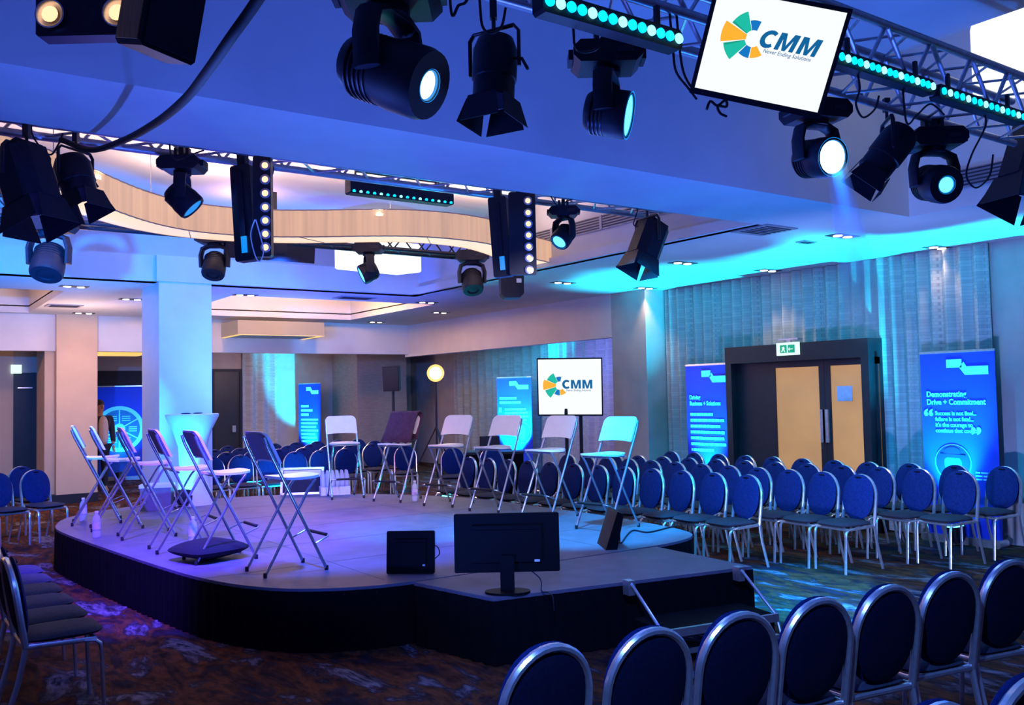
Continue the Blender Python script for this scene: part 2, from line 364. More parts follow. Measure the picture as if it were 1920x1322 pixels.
# far walls
YF = 21.0
x_a = PY(25, 700, 18.6).x; x_b = PY(86, 700, 18.6).x
struct('wall_left', box(-7, x_a, 18.6, 18.7, 0, 2.8), m_tan)
struct('wall_far_left', box(x_a, x_b + .12, 18.72, 18.8, 2.27, 2.8).box(x_b, x_b + .6, 18.6, 18.8, 0, 2.8), m_wall)
d = thing('door_1', 'black door under the small exit sign behind the tan column', 'door', ((x_a + x_b) / 2, 18.75, 0)); d['kind'] = 'structure'
w2 = (x_b - x_a) / 2
box(-w2, w2, 0, .05, 0, 2.27).build('panel', m_dark, d, False)
box(-w2 + .08, -w2 + .32, -.09, 0, 1.98, 2.0).build('closer', m_alu, d, False)
struct('wall_far', box(2.6, 6.3, 22.4, 22.5, 0, 2.8).box(6.2, 11.6, YF, YF + .1, 0, 2.8), m_wall)
xp0, xp1 = PY(670, 750, 19.5).x, PY(742, 750, 19.5).x
struct('wall_far_pier', box(xp0, xp1 + .3, 19.5, 20.9, 0, 2.8), m_brown)
# columns
cx0, cx1 = PY(298, 800, 11.88).x, PY(397, 800, 11.88).x
struct('wall_column_near', box(cx0, cx1, 11.86, 12.75, 0, ZC + .1), m_column)
qx0, qx1 = PY(104, 800, 16.98).x, PY(181, 800, 16.98).x
struct('wall_column_far', box(qx0, qx1, 16.9, 18.0, 0, ZC + .05).box(qx0 - .15, qx0, 17.1, 18.0, 0, ZC), m_tan)
struct('baseboard_column', box(qx0 - .16, qx1 + .01, 16.88, 18.0, 0, .16), m_dark)
# doors in the far area
def plain_door(n, x0, x1, y, z, label):
    d = thing('door_%d' % n, label, 'door', ((x0 + x1) / 2, y, 0)); d['kind'] = 'structure'; w = (x1 - x0) / 2
    box(-w, w, -.06, 0, 0, z).build('panel', m_dark, d, False)
    MB().box(-w - .06, -w, -.09, 0, 0, z + .06).box(w, w + .06, -.09, 0, 0, z + .06).box(-w, w, -.09, 0, z, z + .06).build('frame', m_black, d, False)
    box(w - .18, w - .1, -.12, -.06, .95, 1.1).build('handle', m_alu, d, False); return d
plain_door(2, PY(398, 700, YF).x + .02, PY(446, 700, YF).x, YF - .02, 2.35, 'dark door in the far wall just right of the blue column')
plain_door(3, PY(640, 700, YF).x, PY(667, 700, YF).x, YF - .02, 2.13, 'narrow dark door beside the brown wall pier')
tag(box(PY(184, 700, 22.3).x, PY(272, 700, 22.3).x + .3, 22.3, 22.38, 2.02, 2.42).build('dark_display_panel', m_black, None, False), 'black panel on the far wall above the round chart display', 'panel')

# ------------------------------------------------------------------ curtains
def curtain(name, label, p0, p1, z0, z1, amp=.035, per=.17, side=-1):
    p0 = Vector(p0); p1 = Vector(p1); L = (p1 - p0).length; d = (p1 - p0) / L; nn = Vector((d.y, -d.x)) * side
    n = int(L / per * 8); rows = (z0, z0 + (z1 - z0) * .5, z1 - .25, z1); b = MB(); vs = []; fs = []
    rnd = random.Random(3); ph = [rnd.uniform(-.5, .5) for _ in range(n + 9)]
    for t in range(2):
        for z in rows:
            for i in range(n + 1):
                s = L * i / n; a = amp * (math.sin(2 * PI * s / per + .6 * math.sin(s * 3.1)) + .25 * ph[i // 8])
                q = p0 + d * s + nn * (a + t * .006); vs.append((q.x, q.y, z))
    m = n + 1; R_ = len(rows)
    for t in range(2):
        o = t * m * R_
        for k in range(R_ - 1):
            for i in range(n): fs.append((o + k * m + i, o + k * m + i + 1, o + (k + 1) * m + i + 1, o + (k + 1) * m + i))
    for i in range(n): fs.append((i, i + 1, m * R_ + i + 1, m * R_ + i))
    b.add(vs, fs); o = b.build(name, m_curtain)
    return tag(o, label, 'curtain')
yc_end = PX(1860, 700, 9.68).y
curtain('curtain', 'tall grey sheer pleated curtain hanging along the right wall around the double doors', (9.69, 9.73), (9.69, yc_end), .02, ZC - .005)
curtain('curtain', 'sheer grey curtain in the far recess behind the floor-standing screen', (11.49, PX(850, 700, 11.48).y), (11.49, PX(1148, 700, 11.48).y - .4), .02, 2.79, amp=.04, per=.3)
curtain('curtain', 'pale pleated curtain in the far room beside the dark door', (PY(455, 700, YF - .12).x, YF - .1), (PY(520, 700, YF - .12).x, YF - .1), .02, 2.79, amp=.04, per=.3)

# ------------------------------------------------------------------ double doors
DY0, DY1, DZ = 6.17, 8.32, 2.25
dr = thing('door_4', 'dark double doors with amber glass panes in the curtained right wall', 'door', (9.52, (DY0 + DY1) / 2, 0)); dr['kind'] = 'structure'
yl = lambda x, y: PX(x, y, 9.5).y - (DY0 + DY1) / 2
g = [yl(1455, 760), yl(1537, 760), yl(1558, 760), yl(1648, 760)]; gz1 = 1.95
hw = (DY1 - DY0) / 2
MB().box(-.14, .18, -hw, -hw + .1, 0, DZ).box(-.14, .18, hw - .1, hw, 0, DZ).box(-.14, .18, -hw + .1, hw - .1, DZ - .22, DZ).build('frame', m_dark, dr, False)
for a, b_, side in ((g[0], g[1], 1), (g[2], g[3], -1)):
    inner = hw - .1 if side == 1 else -(hw - .1)
    lo, hi = min(a, b_), max(a, b_); e0, e1 = (0.002, inner) if side == 1 else (inner, -.002)
    if side == 1: e0 = (g[1] + g[2]) / 2 + .002
    else: e1 = (g[1] + g[2]) / 2 - .002
    leaf = MB().box(-.02, .03, e0, lo, 0, DZ - .22).box(-.02, .03, hi, e1, 0, DZ - .22).box(-.02, .03, lo, hi, gz1, DZ - .22).box(-.02, .03, lo, hi, 0, .3).build('door_leaf', m_dark, dr, False)
    box(0, .012, lo, hi, .3, gz1).build('glass_pane', e_glass, leaf, False)
    hy = (lo - .06) if side == 1 else (hi + .06)
    MB().box(-.06, -.02, hy - .035, hy + .035, 1.02, 1.42).build('push_plate', m_alu, leaf, False)
tag(box(9.478, 9.484, PX(1598, 740, 9.48).y, PX(1570, 740, 9.48).y, 1.52, 1.70).build('paper_notice', mat('notice_paper', (.55, .45, .62), .7, noise=.1), None, False), 'small mauve paper notice stuck on the right glass door pane', 'notice')
# exit sign on a bracket above the doors
es = thing('exit_sign', 'green and white emergency exit sign mounted above the double doors', 'exit sign', (9.36, 7.27, 2.10))
ang = math.atan2(-1, -.35)
box(-.01, .01, -.17, .17, 0, .16).build('housing', e_sign, es, False)
gr = MB().box(-.016, -.0105, -.11, -.01, .03, .13).box(-.016, -.0105, .01, .11, .03, .13).build('green_panel', e_signg, es, False)
MB().prism([(-.085, .08), (-.035, .08), (-.035, .10), (-.02, .075), (-.035, .05), (-.035, .07), (-.085, .07)], -.0195, -.0165, 'x').build('arrow', e_sign, gr, False)
MB().prism([(.03, .04), (.04, .04), (.06, .07), (.08, .04), (.09, .045), (.07, .085), (.08, .1), (.05, .11), (.035, .085), (.05, .08)], -.0195, -.0165, 'x').build('running_figure', e_sign, gr, False)
box(.01, .03, -.03, .03, .12, .2).build('bracket', m_alu, es, False)
box(.0, .1, -.15, .15, .19, .21).build('bracket_plate', m_alu, es, False)
p = PY(31, 692, 18.5)
tag(box(p.x - .08, p.x + .09, 18.56, 18.6, p.z - .08, p.z + .08).build('exit_sign', e_sign, None, False), 'small white lit exit sign above the black door at far left', 'exit sign')

# ------------------------------------------------------------------ stage
SZ = .42
out = [(1.55, 10.5), (1.52, 10.0), (1.66, 8.6), (1.83, 7.2), (1.93, 6.6), (2.08, 6.15), (2.3, 5.82), (2.65, 5.6), (3.0, 5.52), (3.6, 5.5), (5.2, 5.45), (5.6, 5.5), (5.88, 5.62), (6.02, 5.85), (6.1, 6.3),
       (6.18, 7.3), (6.1, 8.4), (6.1, 9.3), (5.75, 10.3), (5.05, 11.25), (4.4, 11.7), (3.75, 11.84), (2.9, 11.84), (2.2, 11.6), (1.75, 11.15)]
def smooth(pts, it=2):
    for _ in range(it):
        q = []
        for i in range(len(pts)):
            a, b = Vector(pts[i]), Vector(pts[(i + 1) % len(pts)]); q += [tuple(a * .75 + b * .25), tuple(a * .25 + b * .75)]
        pts = q
    return pts
so = smooth(out)
st = thing('stage', 'large rounded stage with grey carpet top and black cloth skirt', 'stage')
MB().prism(so, SZ - .05, SZ).build('deck', m_deck, st)
def skirt(pts, z0, z1, closed=True, amp=.012, per=.11):
    b = MB(); P = []; n = len(pts)
    for i in range(n if closed else n - 1):
        a, c = Vector(pts[i]), Vector(pts[(i + 1) % n]); k = max(1, int((c - a).length / .03))
        P += [a + (c - a) * j / k for j in range(k)]
    if not closed: P.append(Vector(pts[-1]))
    m = len(P); s = 0; vs = []
    ctr = sum(P, Vector((0, 0))) / m
    off = []
    for i in range(m):
        t = (P[(i + 1) % m] - P[i - 1]); nn = Vector((t.y, -t.x)).normalized()
        if nn.dot(P[i] - ctr) < 0: nn = -nn
        s += (P[i] - P[i - 1]).length if i else 0
        off.append((nn, s))
    for z, am in ((z0, amp), (z1, amp * .3)):
        for t2 in (0, -.01):
            for i in range(m):
                q = P[i] + off[i][0] * (am * math.sin(off[i][1] * 2 * PI / per) + .004 + t2); vs.append((q.x, q.y, z))
    fs = []
    R_ = range(m if closed else m - 1)
    for i in R_:
        j = (i + 1) % m; fs += [(i, j, 2 * m + j, 2 * m + i), (m + i, m + j, 3 * m + j, 3 * m + i)]
    return b.add(vs, fs)
skirt(so, 0.005, SZ - .02).build('skirt', m_cloth, st)
# seams of the deck panels
sm = MB()
for y in (6.6, 7.6, 8.6, 9.6, 10.6): sm.box(1.95, 5.95, y - .003, y + .003, SZ, SZ + .0012)
for x in (2.9, 4.9): sm.box(x - .003, x + .003, 5.7, 11.2, SZ, SZ + .0012)
sm.build('panel_seams', mat('deck_seam', (.10, .09, .11), .7, noise=.1), st, False)
pf = [(3.16, 4.74), (5.14, 4.37), (5.22, 5.42), (3.02, 5.49)]
pt = thing('stage_platform', 'square-cornered front platform of the stage carrying the two monitors', 'platform')
MB().prism(pf, SZ - .05, SZ + .001).build('deck', m_deck, pt, False)
skirt(pf + [], 0.005, SZ - .02).build('skirt', m_cloth, pt)
# steps
stp = thing('stage_steps', 'low black stage step with pale nosing and rope handrails at the platform side', 'steps', (4.50, 4.37, 0), math.radians(-10.5))
MB().box(-.45, .42, -.36, 0, .17, .21).build('tread', m_cloth, stp, False)
MB().box(-.45, -.42, -.35, 0, 0, .17).box(.39, .42, -.35, 0, 0, .17).box(-.42, .39, -.35, -.33, 0, .10).build('riser', m_cloth, stp, False)
MB().box(-.46, .43, -.385, -.36, .165, .215).build('nosing', m_alu, stp, False)
MB().box(-.45, .42, -.40, -.37, .06, .085).build('lower_rail', m_alu, stp, False)
for x in (-.46, .43):
    h = MB().tube([(x, .02, .45), (x, -.02, .43), (x, -.36, .2), (x, -.42, .03)], .011).build('handrail', m_alu, stp)
    MB().box(x - .025, x + .025, -.02, .05, .36, .455).build('bracket', m_alu, h, False)

# ------------------------------------------------------------------ banquet chairs
def banquet():
    t = thing('banquet_chair', '', 'chair')
    tilt = math.radians(9)
    MB().pad(.205, .215, .034, e=4.5, n=36, k=8, T=Tr(0, .0, .452)).build('seat', m_seat, t)
    B = Tr(0, -.205, .42) @ Rx(tilt)      # back plane, local z goes up the back
    bk = MB().pad(.200, .222, .022, e=2.25, n=36, k=8, T=B @ Tr(0, .034, .262) @ Rx(PI / 2)).build('backrest', m_navy, t)
    MB().pad(.186, .206, .016, e=2.25, n=36, k=6, T=B @ Tr(0, -.004, .262) @ Rx(PI / 2)).build('rear_panel', m_rear, t)
    MB().pad(.042, .006, .007, T=B @ Tr(0, .050, .450)).build('hand_slot', m_cloth, bk)
    arch = [(-.207, 0, 0.0), (-.207, 0, .10), (-.206, 0, .2)] + [(-.205 * math.cos(a), 0, .27 + .205 * math.sin(a)) for a in [PI * i / 16 for i in range(17)]] + [(.206, 0, .2), (.207, 0, .10), (.207, 0, 0)]
    fr = MB().tube([tuple(B @ Vector(q)) for q in arch], .015, n=8, r2=.0175, ref=(0, 1, 0), sq=True)
    # handle recess at the top
    o = fr.build('back_frame', m_alu, t)
    MB().tube([(-.207, -.205, .425), (-.207, .15, .412), (.207, .15, .412), (.207, -.205, .425)], .011, n=8, r2=.014, ref=(0, 0, 1), closed=True, sq=True).build('seat_frame', m_alu, t)
    for s in (-1, 1):
        MB().tube([(s * .207, .09, .414), (s * .207, .15, .408), (s * .206, .178, .385), (s * .205, .185, .34), (s * .2, .20, .0)], .0095, n=8, r2=.015, ref=(1, 0, 0), sq=True).build('leg', m_alu, t)
        MB().tube([(s * .207, -.205, .43), (s * .207, -.215, .36), (s * .205, -.24, .24), (s * .202, -.31, .0)], .015, n=8, r2=.0095, ref=(1, 0, 0), sq=True).build('leg', m_alu, t)
    return t
chair0 = banquet(); register(None)
cused = []
def chair(x, y, face, label, group, sc=.955):
    if cused: o = copy_tree(chair0)
    else: o = chair0; cused.append(1)
    o.location = (x, y, 0); o.rotation_euler = (0, 0, math.atan2(-face[0], face[1])); o['label'] = label; o['group'] = group; o.scale = (sc * .92, sc, sc)
    return o
ORD = ['first', 'second', 'third', 'fourth', 'fifth', 'sixth', 'seventh', 'eighth', 'ninth', 'tenth', 'eleventh', 'twelfth', 'thirteenth']

# ------------------------------------------------------------------ folding bar stools
def stool():
    t = thing('folding_stool', '', 'stool')
    for s in (-1, 1):
        l = MB().tube([(s * .185, -.235, .99), (s * .19, -.21, .92), (s * .2, .235, .012)], .0115, n=10).build('leg', m_chrome, t)
        MB().lathe([(.014, 0), (.0145, .03), (.012, .035)], 10, Tr(s * .2, .235, 0)).build('foot_cap', m_rubber, l)
        l = MB().tube([(s * .165, .17, .672), (s * .165, .12, .61), (s * .168, -.225, .012)], .0105, n=10).build('leg', m_chrome, t)
        MB().lathe([(.0135, 0), (.014, .03), (.011, .035)], 10, Tr(s * .168, -.225, 0)).build('foot_cap', m_rubber, l)
    # back panel: white front, metal-edged grey rear
    n = 18; w = .195; zb, zt = .80, 1.03; pts = []
    def outline(inset=0):
        ww = w - inset; P = [(-ww, zb + inset), ]
        for i in range(7): a = PI - i / 6 * PI / 2; P.append((-ww + .06 + .06 * math.cos(a), zt - inset - .06 + .06 * math.sin(a)))
        for i in range(7): a = PI / 2 - i / 6 * PI / 2; P.append((ww - .06 + .06 * math.cos(a), zt - inset - .06 + .06 * math.sin(a)))
        P.append((ww, zb + inset)); P += [(ww * k, zb + inset + .012 * (1 - k * k)) for k in (.6, .2, -.2, -.6)]
        return P
    T = Matrix.Identity(4); T[1][2] = -.48; T[1][3] = .245   # lean: y = .245 - .48 z
    def bent(P, y0, y1):
        b = MB(); b.prism(P, y0, y1, 'y')
        b.v = [(x, y + .245 - .475 * z - .10 * (1 - (x / .2) ** 2) * .16, z) for x, y, z in b.v]; return b
    bp = bent(outline(), .012, .034).build('backrest', m_stoolp, t)
    bent(outline(.014), .004, .012).build('rear_panel', m_stoolb, bp)
    b = MB(); b.prism([(x * .97, y) for x, y in smooth([(-.19, -.125), (-.185, .19), (-.12, .225), (.12, .225), (.185, .19), (.19, -.125)], 2)], .672, .690)
    b.v = [(x, y, z + .012 * (abs(y - .05) / .17) ** 2) for x, y, z in b.v]
    b.build('seat', m_stoolp, t)
    for q_ in ([(-.175, -.05, .664), (.175, -.05, .664)], [(-.17, .16, .665), (.17, .16, .665)]): MB().tube(q_, .008).build('crossbar', m_chrome, t)
    f = MB().tube([(-.197, .14, .20), (-.197, .25, .245), (-.18, .262, .25), (.18, .262, .25), (.197, .25, .245), (.197, .14, .20)], .006).build('footrest', m_chrome, t)
    MB().tube([(-.15, .262, .25), (.15, .262, .25)], .013, n=10).build('footrest_grip', m_rubber, f)
    return t
stool0 = stool(); register(None)
sused = []
def put_stool(x, y, face, label, sc=1.0):
    if sused: o = copy_tree(stool0)
    else: o = stool0; sused.append(1)
    o.location = (x, y, SZ + .0005); o.rotation_euler = (0, 0, math.atan2(-face[0], face[1])); o['label'] = label; o['group'] = 'folding bar stools in a ring on the stage'; o.scale = (sc,) * 3; return o
STOOLS = [  # x, y, facing
    ((2.50, 6.50), (1, .05), 'folding bar stool nearest the front of the stage, left of the small monitor'),
    ((2.27, 7.33), (1, .0), 'folding bar stool standing right behind the black floor cushion'),
    ((2.17, 8.05), (1, -.05), 'folding bar stool before the blue column, orange-edged back, second left of the cushion'),
    ((2.12, 9.05), (1, -.1), 'folding bar stool with its back before the person in the jacket'),
    ((2.02, 9.85), (1, -.15), 'folding bar stool next to last at the left end of the ring'),
    ((1.95, 10.45), (1, -.2), 'leftmost folding bar stool at the far left corner of the stage'),
    ((4.93, 10.75), (-.25, -1), 'folding bar stool facing the viewer at the back, before the water pack'),
    ((5.28, 9.95), (-.95, -.45), 'folding bar stool with the maroon jacket over its back'),
    ((5.50, 9.10), (-.95, -.40), 'folding bar stool below the bright lamp, right of the jacket stool'),
    ((5.62, 8.30), (-.97, -.3), 'folding bar stool before the far blue banner, left of the standing screen'),
    ((5.68, 7.42), (-.98, -.2), 'folding bar stool right beneath the standing screen'),
    ((5.62, 6.45), (-1, -.15), 'rightmost folding bar stool, beside the side-on wedge monitor'),
]
for (x, y), f, lb in STOOLS: put_stool(x, y, f, lb)

# rows of chairs right of the stage
G_R = 'navy banquet chairs in rows right of the stage'
rows = [((6.93, 5.88), (-.035, .40), 12, 'front row', 'row nearest the stage'),
        ((7.64, 5.14), (0.0, .40), 12, 'second row', ''),
        ((8.56, 4.67), (-.045, .40), 12, 'third row', ''),
        ((9.30, 4.62), (-.03, .43), 11, 'back row', '')]
for r, ((x, y), (dx, dy), n, rn, _) in enumerate(rows):
    for i in range(n):
        X, Y = x + dx * i, y + dy * i
        if r == 3: X = max(8.95, 9.27 - .11 * i)
        if Y > 9.45 and X > 9.0: continue
        fx = Vector((-1, .10 + .02 * r - .02 * i * .5))
        lb = 'navy oval-back chair, %s from the aisle in the %s right of the stage' % (ORD[i], rn)
        if i == 0: lb = 'navy oval-back chair on the aisle end of the %s right of the stage' % rn
        # the coordinates are those of the back's top, the seat lies in front of it
        f = fx.normalized(); chair(X + f.x * .27, Y + f.y * .27, f, lb, G_R)
# foreground row seen from behind
G_F = 'navy banquet chairs in the nearest row, seen from behind'
fg = [(1040, 1197), (1232, 1167), (1398, 1138), (1546, 1112), (1678, 1088), (1795, 1064), (1905, 1042)]
fn = ['leftmost chair of the nearest row, its rounded silver-framed back cut by the bottom edge', 'second chair from the left in the nearest row, seen from behind', 'third chair from the left in the nearest row, just under the stage step',
      'middle chair of the nearest row, seen from behind', 'fifth chair from the left in the nearest row, seen from behind', 'sixth chair from the left in the nearest row, seen from behind', 'rightmost chair of the nearest row, cut by the right edge']
for i, (q, lb) in enumerate(zip(fg, fn)):
    p = PZ(q[0], q[1], .885); fa = math.radians((0, 5, 8, 8, 9, 10, 11)[i]); f = Vector((math.sin(fa), math.cos(fa)))
    chair(p.x + f.x * .29, p.y + f.y * .29, f, lb, G_F)
for q, lb in (((1775, 1306), 'navy chair top with silver rim peeking in at the bottom edge'), ((1950, 1256), 'navy chair back with cyan-lit rim in the bottom right corner')):
    p = PZ(q[0], q[1], .885); f = Vector((.08, 1)).normalized(); chair(p.x + f.x * .29, p.y + f.y * .29, f, lb, 'two chairs of the row behind the viewer-side row')
# row along the left stage side
for i in range(6):
    lb = ['navy banquet chair at the lower left corner, side-on with silver frame', 'second chair along the left side row, next to the corner chair', 'third chair along the left side row beside the stage',
          'fourth chair along the left side row beside the stage', 'fifth chair along the left side row beside the stage', 'farthest chair along the left side row beside the stage'][i]
    chair(.86 + .0 * i, 5.62 + .43 * i, (1, .03), lb, 'navy chairs in the row along the left stage side')
# far left chairs
for i, (q, lb) in enumerate((((63, 878), 'navy oval-back chair left of the stage before the tan column'), ((0, 880), 'navy chair cut by the left edge, beside the chair before the tan column'),
                             ((38, 868), 'navy chair behind the pair at the left edge'), ((8, 866), 'hindmost navy chair at the left edge, under the tan wall'))):
    p = PZ(q[0], q[1], .88 if i < 2 else .885)
    if i >= 2: p = PY(q[0], 880, 13.75)
    if i == 3: p.x -= .34
    if i == 1: p = chl + Vector((-.44, -.19, 0))
    chl = p.copy()
    f = Vector((.40, -1)).normalized(); chair(p.x + f.x * .27, p.y + f.y * .27, f, lb, 'navy chairs left of the stage')
# rows behind the stage
G_B = 'navy banquet chairs in rows behind the stage'
NB = ['front', 'second', 'third', 'fourth']
for r in range(4):
    y0 = 13.25 + .95 * r
    for i in range(9 if r else 7):
        x = 4.05 + .44 * i + .10 * r
        y = y0 + (.0 if r else .0) + .03 * i
        if r == 0 and i == 6: continue
        chair(x, y, (-.12, -1), 'navy chair behind the stage, %s from the blue column in the %s row' % (ORD[i], NB[r]), G_B)
# loose chairs by the far lamp
for (x, y, f, lb) in ((7.2, 13.3, (-.5, -1), 'navy chair at the back right behind the stage, before the speaker stand'),
                      (7.35, 12.1, (-.75, -1), 'chair lit cyan by the floor uplight behind the jacket stool'),
                      (7.75, 11.6, (-.75, -1), 'chair just right of the cyan-lit chair behind the stage')):
    chair(x, y, f, lb, G_B)

# ------------------------------------------------------------------ trusses
def truss(name, label, x0, x1, y, z0, s=.29, tri=True, m=m_truss, r=.024, step=.42):
    t = thing(name, label, 'truss', ((x0 + x1) / 2, y, z0)); L = (x1 - x0) / 2; h = s / 2
    corners = [(-h, 0), (h, 0), (h, s), (-h, s)]
    for cy, cz in corners: MB().tube([(-L, cy, cz), (L, cy, cz)], r, n=12).build('chord', m, t)
    n = int(2 * L / step); br = MB()
    for k in range(n):
        a = -L + 2 * L * k / n; b = -L + 2 * L * (k + 1) / n; mid = (a + b) / 2
        for (p, q) in ((0, 3), (1, 2)):
            br.tube([(a, corners[p][0], corners[p][1]), (mid, corners[q][0], corners[q][1]), (b, corners[p][0], corners[p][1])], r * .42, n=6)
        for (p, q) in ((0, 1), (3, 2)):
            br.tube([(a, corners[p][0], corners[p][1]), (mid, corners[q][0], corners[q][1]), (b, corners[p][0], corners[p][1])], r * .36, n=6)
    br.build('bracing', m, t)
    return t
truss('lighting_truss', 'silver box truss at the top right carrying the blue light bars', 1.6, 6.35, 2.86, 3.32)
truss('lighting_truss', 'silver truss running just behind the blue ceiling beam over the stage', -1.6, 5.95, 6.02, 3.33, r=.026)
truss('lighting_truss', 'dark truss behind the wavy lampshade', -1.0, 6.2, 9.45, 3.40, s=.24, m=m_blackm)

# ------------------------------------------------------------------ fixtures
def orient(o, loc, aim_dir, rollup=(0, 0, 1)):
    o.location = loc
def moving_head(label, top, head_dir, sc=1.0, lens=e_soft, yaw=0, lensr=.075, headlen=.30, drop=None):
    """hangs from 'top' (clamp point); head_dir in world space"""
    t = thing('moving_head_light', label, 'stage light', top, yaw)
    cl = MB().box(-.02, .02, -.03, .03, -.03, .06).box(-.06, -.035, -.03, .03, -.03, .05).box(.035, .06, -.03, .03, -.03, .05).build('clamp', m_blackm, t, False)
    b = MB().cbox(-.17, .17, -.12, .12, -.14, -.03, .035).box(-.19, -.17, -.06, .06, -.11, -.06).box(.17, .19, -.06, .06, -.11, -.06).build('base', m_black, t)
    MB().box(.04, .12, -.125, -.12, -.10, -.07).build('display', m_blackm, b, False)
    hd = (Rz(-yaw).to_3x3() @ Vector(head_dir)).normalized()
    # yoke: arms across local x
    ya = math.atan2(hd.y, hd.x) - PI / 2
    if abs(hd.x) < 1e-3 and abs(hd.y) < 1e-3: ya = 0
    Y = Rz(ya)
    yk = MB()
    yk.tube([(-.135, 0, -.38), (-.14, 0, -.26), (-.12, 0, -.19), (-.06, 0, -.165), (.06, 0, -.165), (.12, 0, -.19), (.14, 0, -.26), (.135, 0, -.38)], .022, n=8, r2=.05, ref=(0, 1, 0), T=Y)
    yk.lathe([(.07, -.17), (.07, -.135)], 16)
    yk.build('yoke', m_black, t)
    q = hd.to_track_quat('Z', 'Y').to_matrix().to_4x4()
    Tm = Tr(0, 0, -.36) @ q
    hl = headlen
    h = MB().lathe([(.04, -hl * .5), (.085, -hl * .48), (.105, -hl * .35), (.11, -hl * .05), (.118, hl * .1), (.118, hl * .42), (.11, hl * .5), (lensr + .004, hl * .5), (lensr + .002, hl * .46)], 28, Tm).build('head', m_black, t)
    fins = MB()
    for k in range(5): fins.lathe([(.1085, -hl * .33 + k * .02), (.114, -hl * .33 + k * .02), (.114, -hl * .33 + k * .02 + .006), (.1085, -hl * .33 + k * .02 + .006)], 28, Tm)
    fins.build('cooling_fins', m_blackm, h)
    MB().lathe([(.001, hl * .475), (lensr * .6, hl * .47), (lensr, hl * .462), (lensr, hl * .44), (.001, hl * .44)], 28, Tm).build('lens', lens, h)
    if lens in (e_cyan, e_cyanw): MB().lathe([(lensr * .98, hl * .47), (lensr * 1.18, hl * .506), (lensr * 1.18, hl * .50)], 28, Tm, cap=False).build('glow_ring', e_soft, h)
    t.scale = (sc,) * 3
    return t
def fresnel(label, top, dirn, sc=1.0, body=.30, w=.13, lens=m_black, boxy=False, yaw=0, flapc=None):
    t = thing('theatre_spotlight', label, 'stage light', top, yaw)
    d = (Rz(-yaw).to_3x3() @ Vector(dirn)).normalized(); q = d.to_track_quat('Z', 'Y').to_matrix().to_4x4(); cz = -.34
    MB().box(-.02, .02, -.025, .025, -.04, .06).lathe([(.012, -.10), (.012, -.02)], 8).build('clamp', m_blackm, t, False)
    ya = math.atan2(d.y, d.x) - PI / 2
    wy = w + .035
    MB().tube([(-wy, 0, cz), (-wy, 0, -.14), (-wy + .03, 0, -.105), (wy - .03, 0, -.105), (wy, 0, -.14), (wy, 0, cz)], .009, n=8, r2=.016, ref=(0, 1, 0), T=Rz(ya)).build('yoke', m_blackm, t)
    T = Tr(0, 0, cz) @ q
    if boxy:
        h = MB().prism(smooth([(-w, -w), (w, -w), (w, w), (-w, w)], 1), -body * .5, body * .5, 'z', T).prism([(-w * .7, -w * .7), (w * .7, -w * .7), (w * .7, w * .7), (-w * .7, w * .7)], -body * .62, -body * .5, 'z', T).build('body', m_black, t, False)
    else:
        h = MB().lathe([(.05, -body * .62), (w * .8, -body * .55), (w, -body * .35), (w, body * .15), (w * .93, body * .17), (w * .93, body * .5), (w * .85, body * .5)], 24, T).build('body', m_black, t)
        MB().tube([(w, 0, -.05), (w + .05, 0, -.04), (w + .09, 0, .03)], .009, T=T).build('handle', m_black, h)
    MB().lathe([(.001, body * .47), (w * .85, body * .47), (w * .85, body * .44), (.001, body * .44)], 20, T).build('lens', lens, h)
    a = w * .95
    for k in range(4):
        R_ = T @ Rz(k * PI / 2) @ Tr(0, a, body * .5) @ Rx(math.radians(-14 if k % 2 else -6))
        MB().prism([(-a * .75, 0), (a * .75, 0), (a * 1.05, w * 1.15), (-a * 1.05, w * 1.15)], -.002, .002, 'y', R_ @ Matrix(((1, 0, 0, 0), (0, 1, 0, 0), (0, 0, 1, 0), (0, 0, 0, 1)))).build('barndoor', m_black, t, False)
    t.scale = (sc,) * 3
    return t
def cable(name, label, pts, r=.006, cat='cable', n=6, m=m_black):
    # Catmull-Rom through pts
    P = [Vector(p) for p in pts]; q = []
    for i in range(len(P) - 1):
        p0, p1, p2, p3 = P[max(i - 1, 0)], P[i], P[i + 1], P[min(i + 2, len(P) - 1)]
        for k in range(10):
            t = k / 10; q.append(.5 * ((2 * p1) + (p2 - p0) * t + (2 * p0 - 5 * p1 + 4 * p2 - p3) * t * t + (3 * p1 - p0 - 3 * p2 + p3) * t ** 3))
    q.append(P[-1]); return tag(MB().tube(q, r, n=n).build(name, m), label, cat)

T1Z, T1Y = 3.30, 2.86
def hang(x, y, Y): return PY(x, y, Y)
# truss 1 fixtures: pixel of the clamp, then the head direction
def mh(label, px, Y, headpx, lens, sc, yaw=0, lensr=.075, dir_=None, headlen=.3):
    p = PY(px[0], px[1], Y); return moving_head(label, p, dir_, sc, lens, yaw, lensr, headlen)
def cdir(r, u, t): return rgt * r + up * u - fwd * t
mh('large moving head light at top centre left, lit blue, small bright lens', (728, -62), 2.9, None, e_cyanw, 1.10, -.62, .046, cdir(.82, -.40, .38), .33)
mh('moving head light with glowing cyan lens edge, hanging right of the barndoor spotlight', (1136, 78), 3.0, None, e_cyan, .90, -.62, .10, cdir(.93, -.22, .26), .22)
mh('brightest moving head light, large white lens, under the tilted screen corner', (1528, 184), 3.0, None, e_cyanw, .92, -.3, .095, cdir(.40, -.18, .88), .26)
mh('moving head light facing forward with small round cyan lens, right of the slanted spotlight', (1748, 238), 3.0, None, e_cyan, .98, -.62, .048, cdir(.12, -.28, .92), .26)
p = PY(925, 22, 2.95); fresnel('black barndoor spotlight with hoop bracket at top centre', p, cdir(-.06, -1, .1), .72, .34, .125, yaw=-.62)
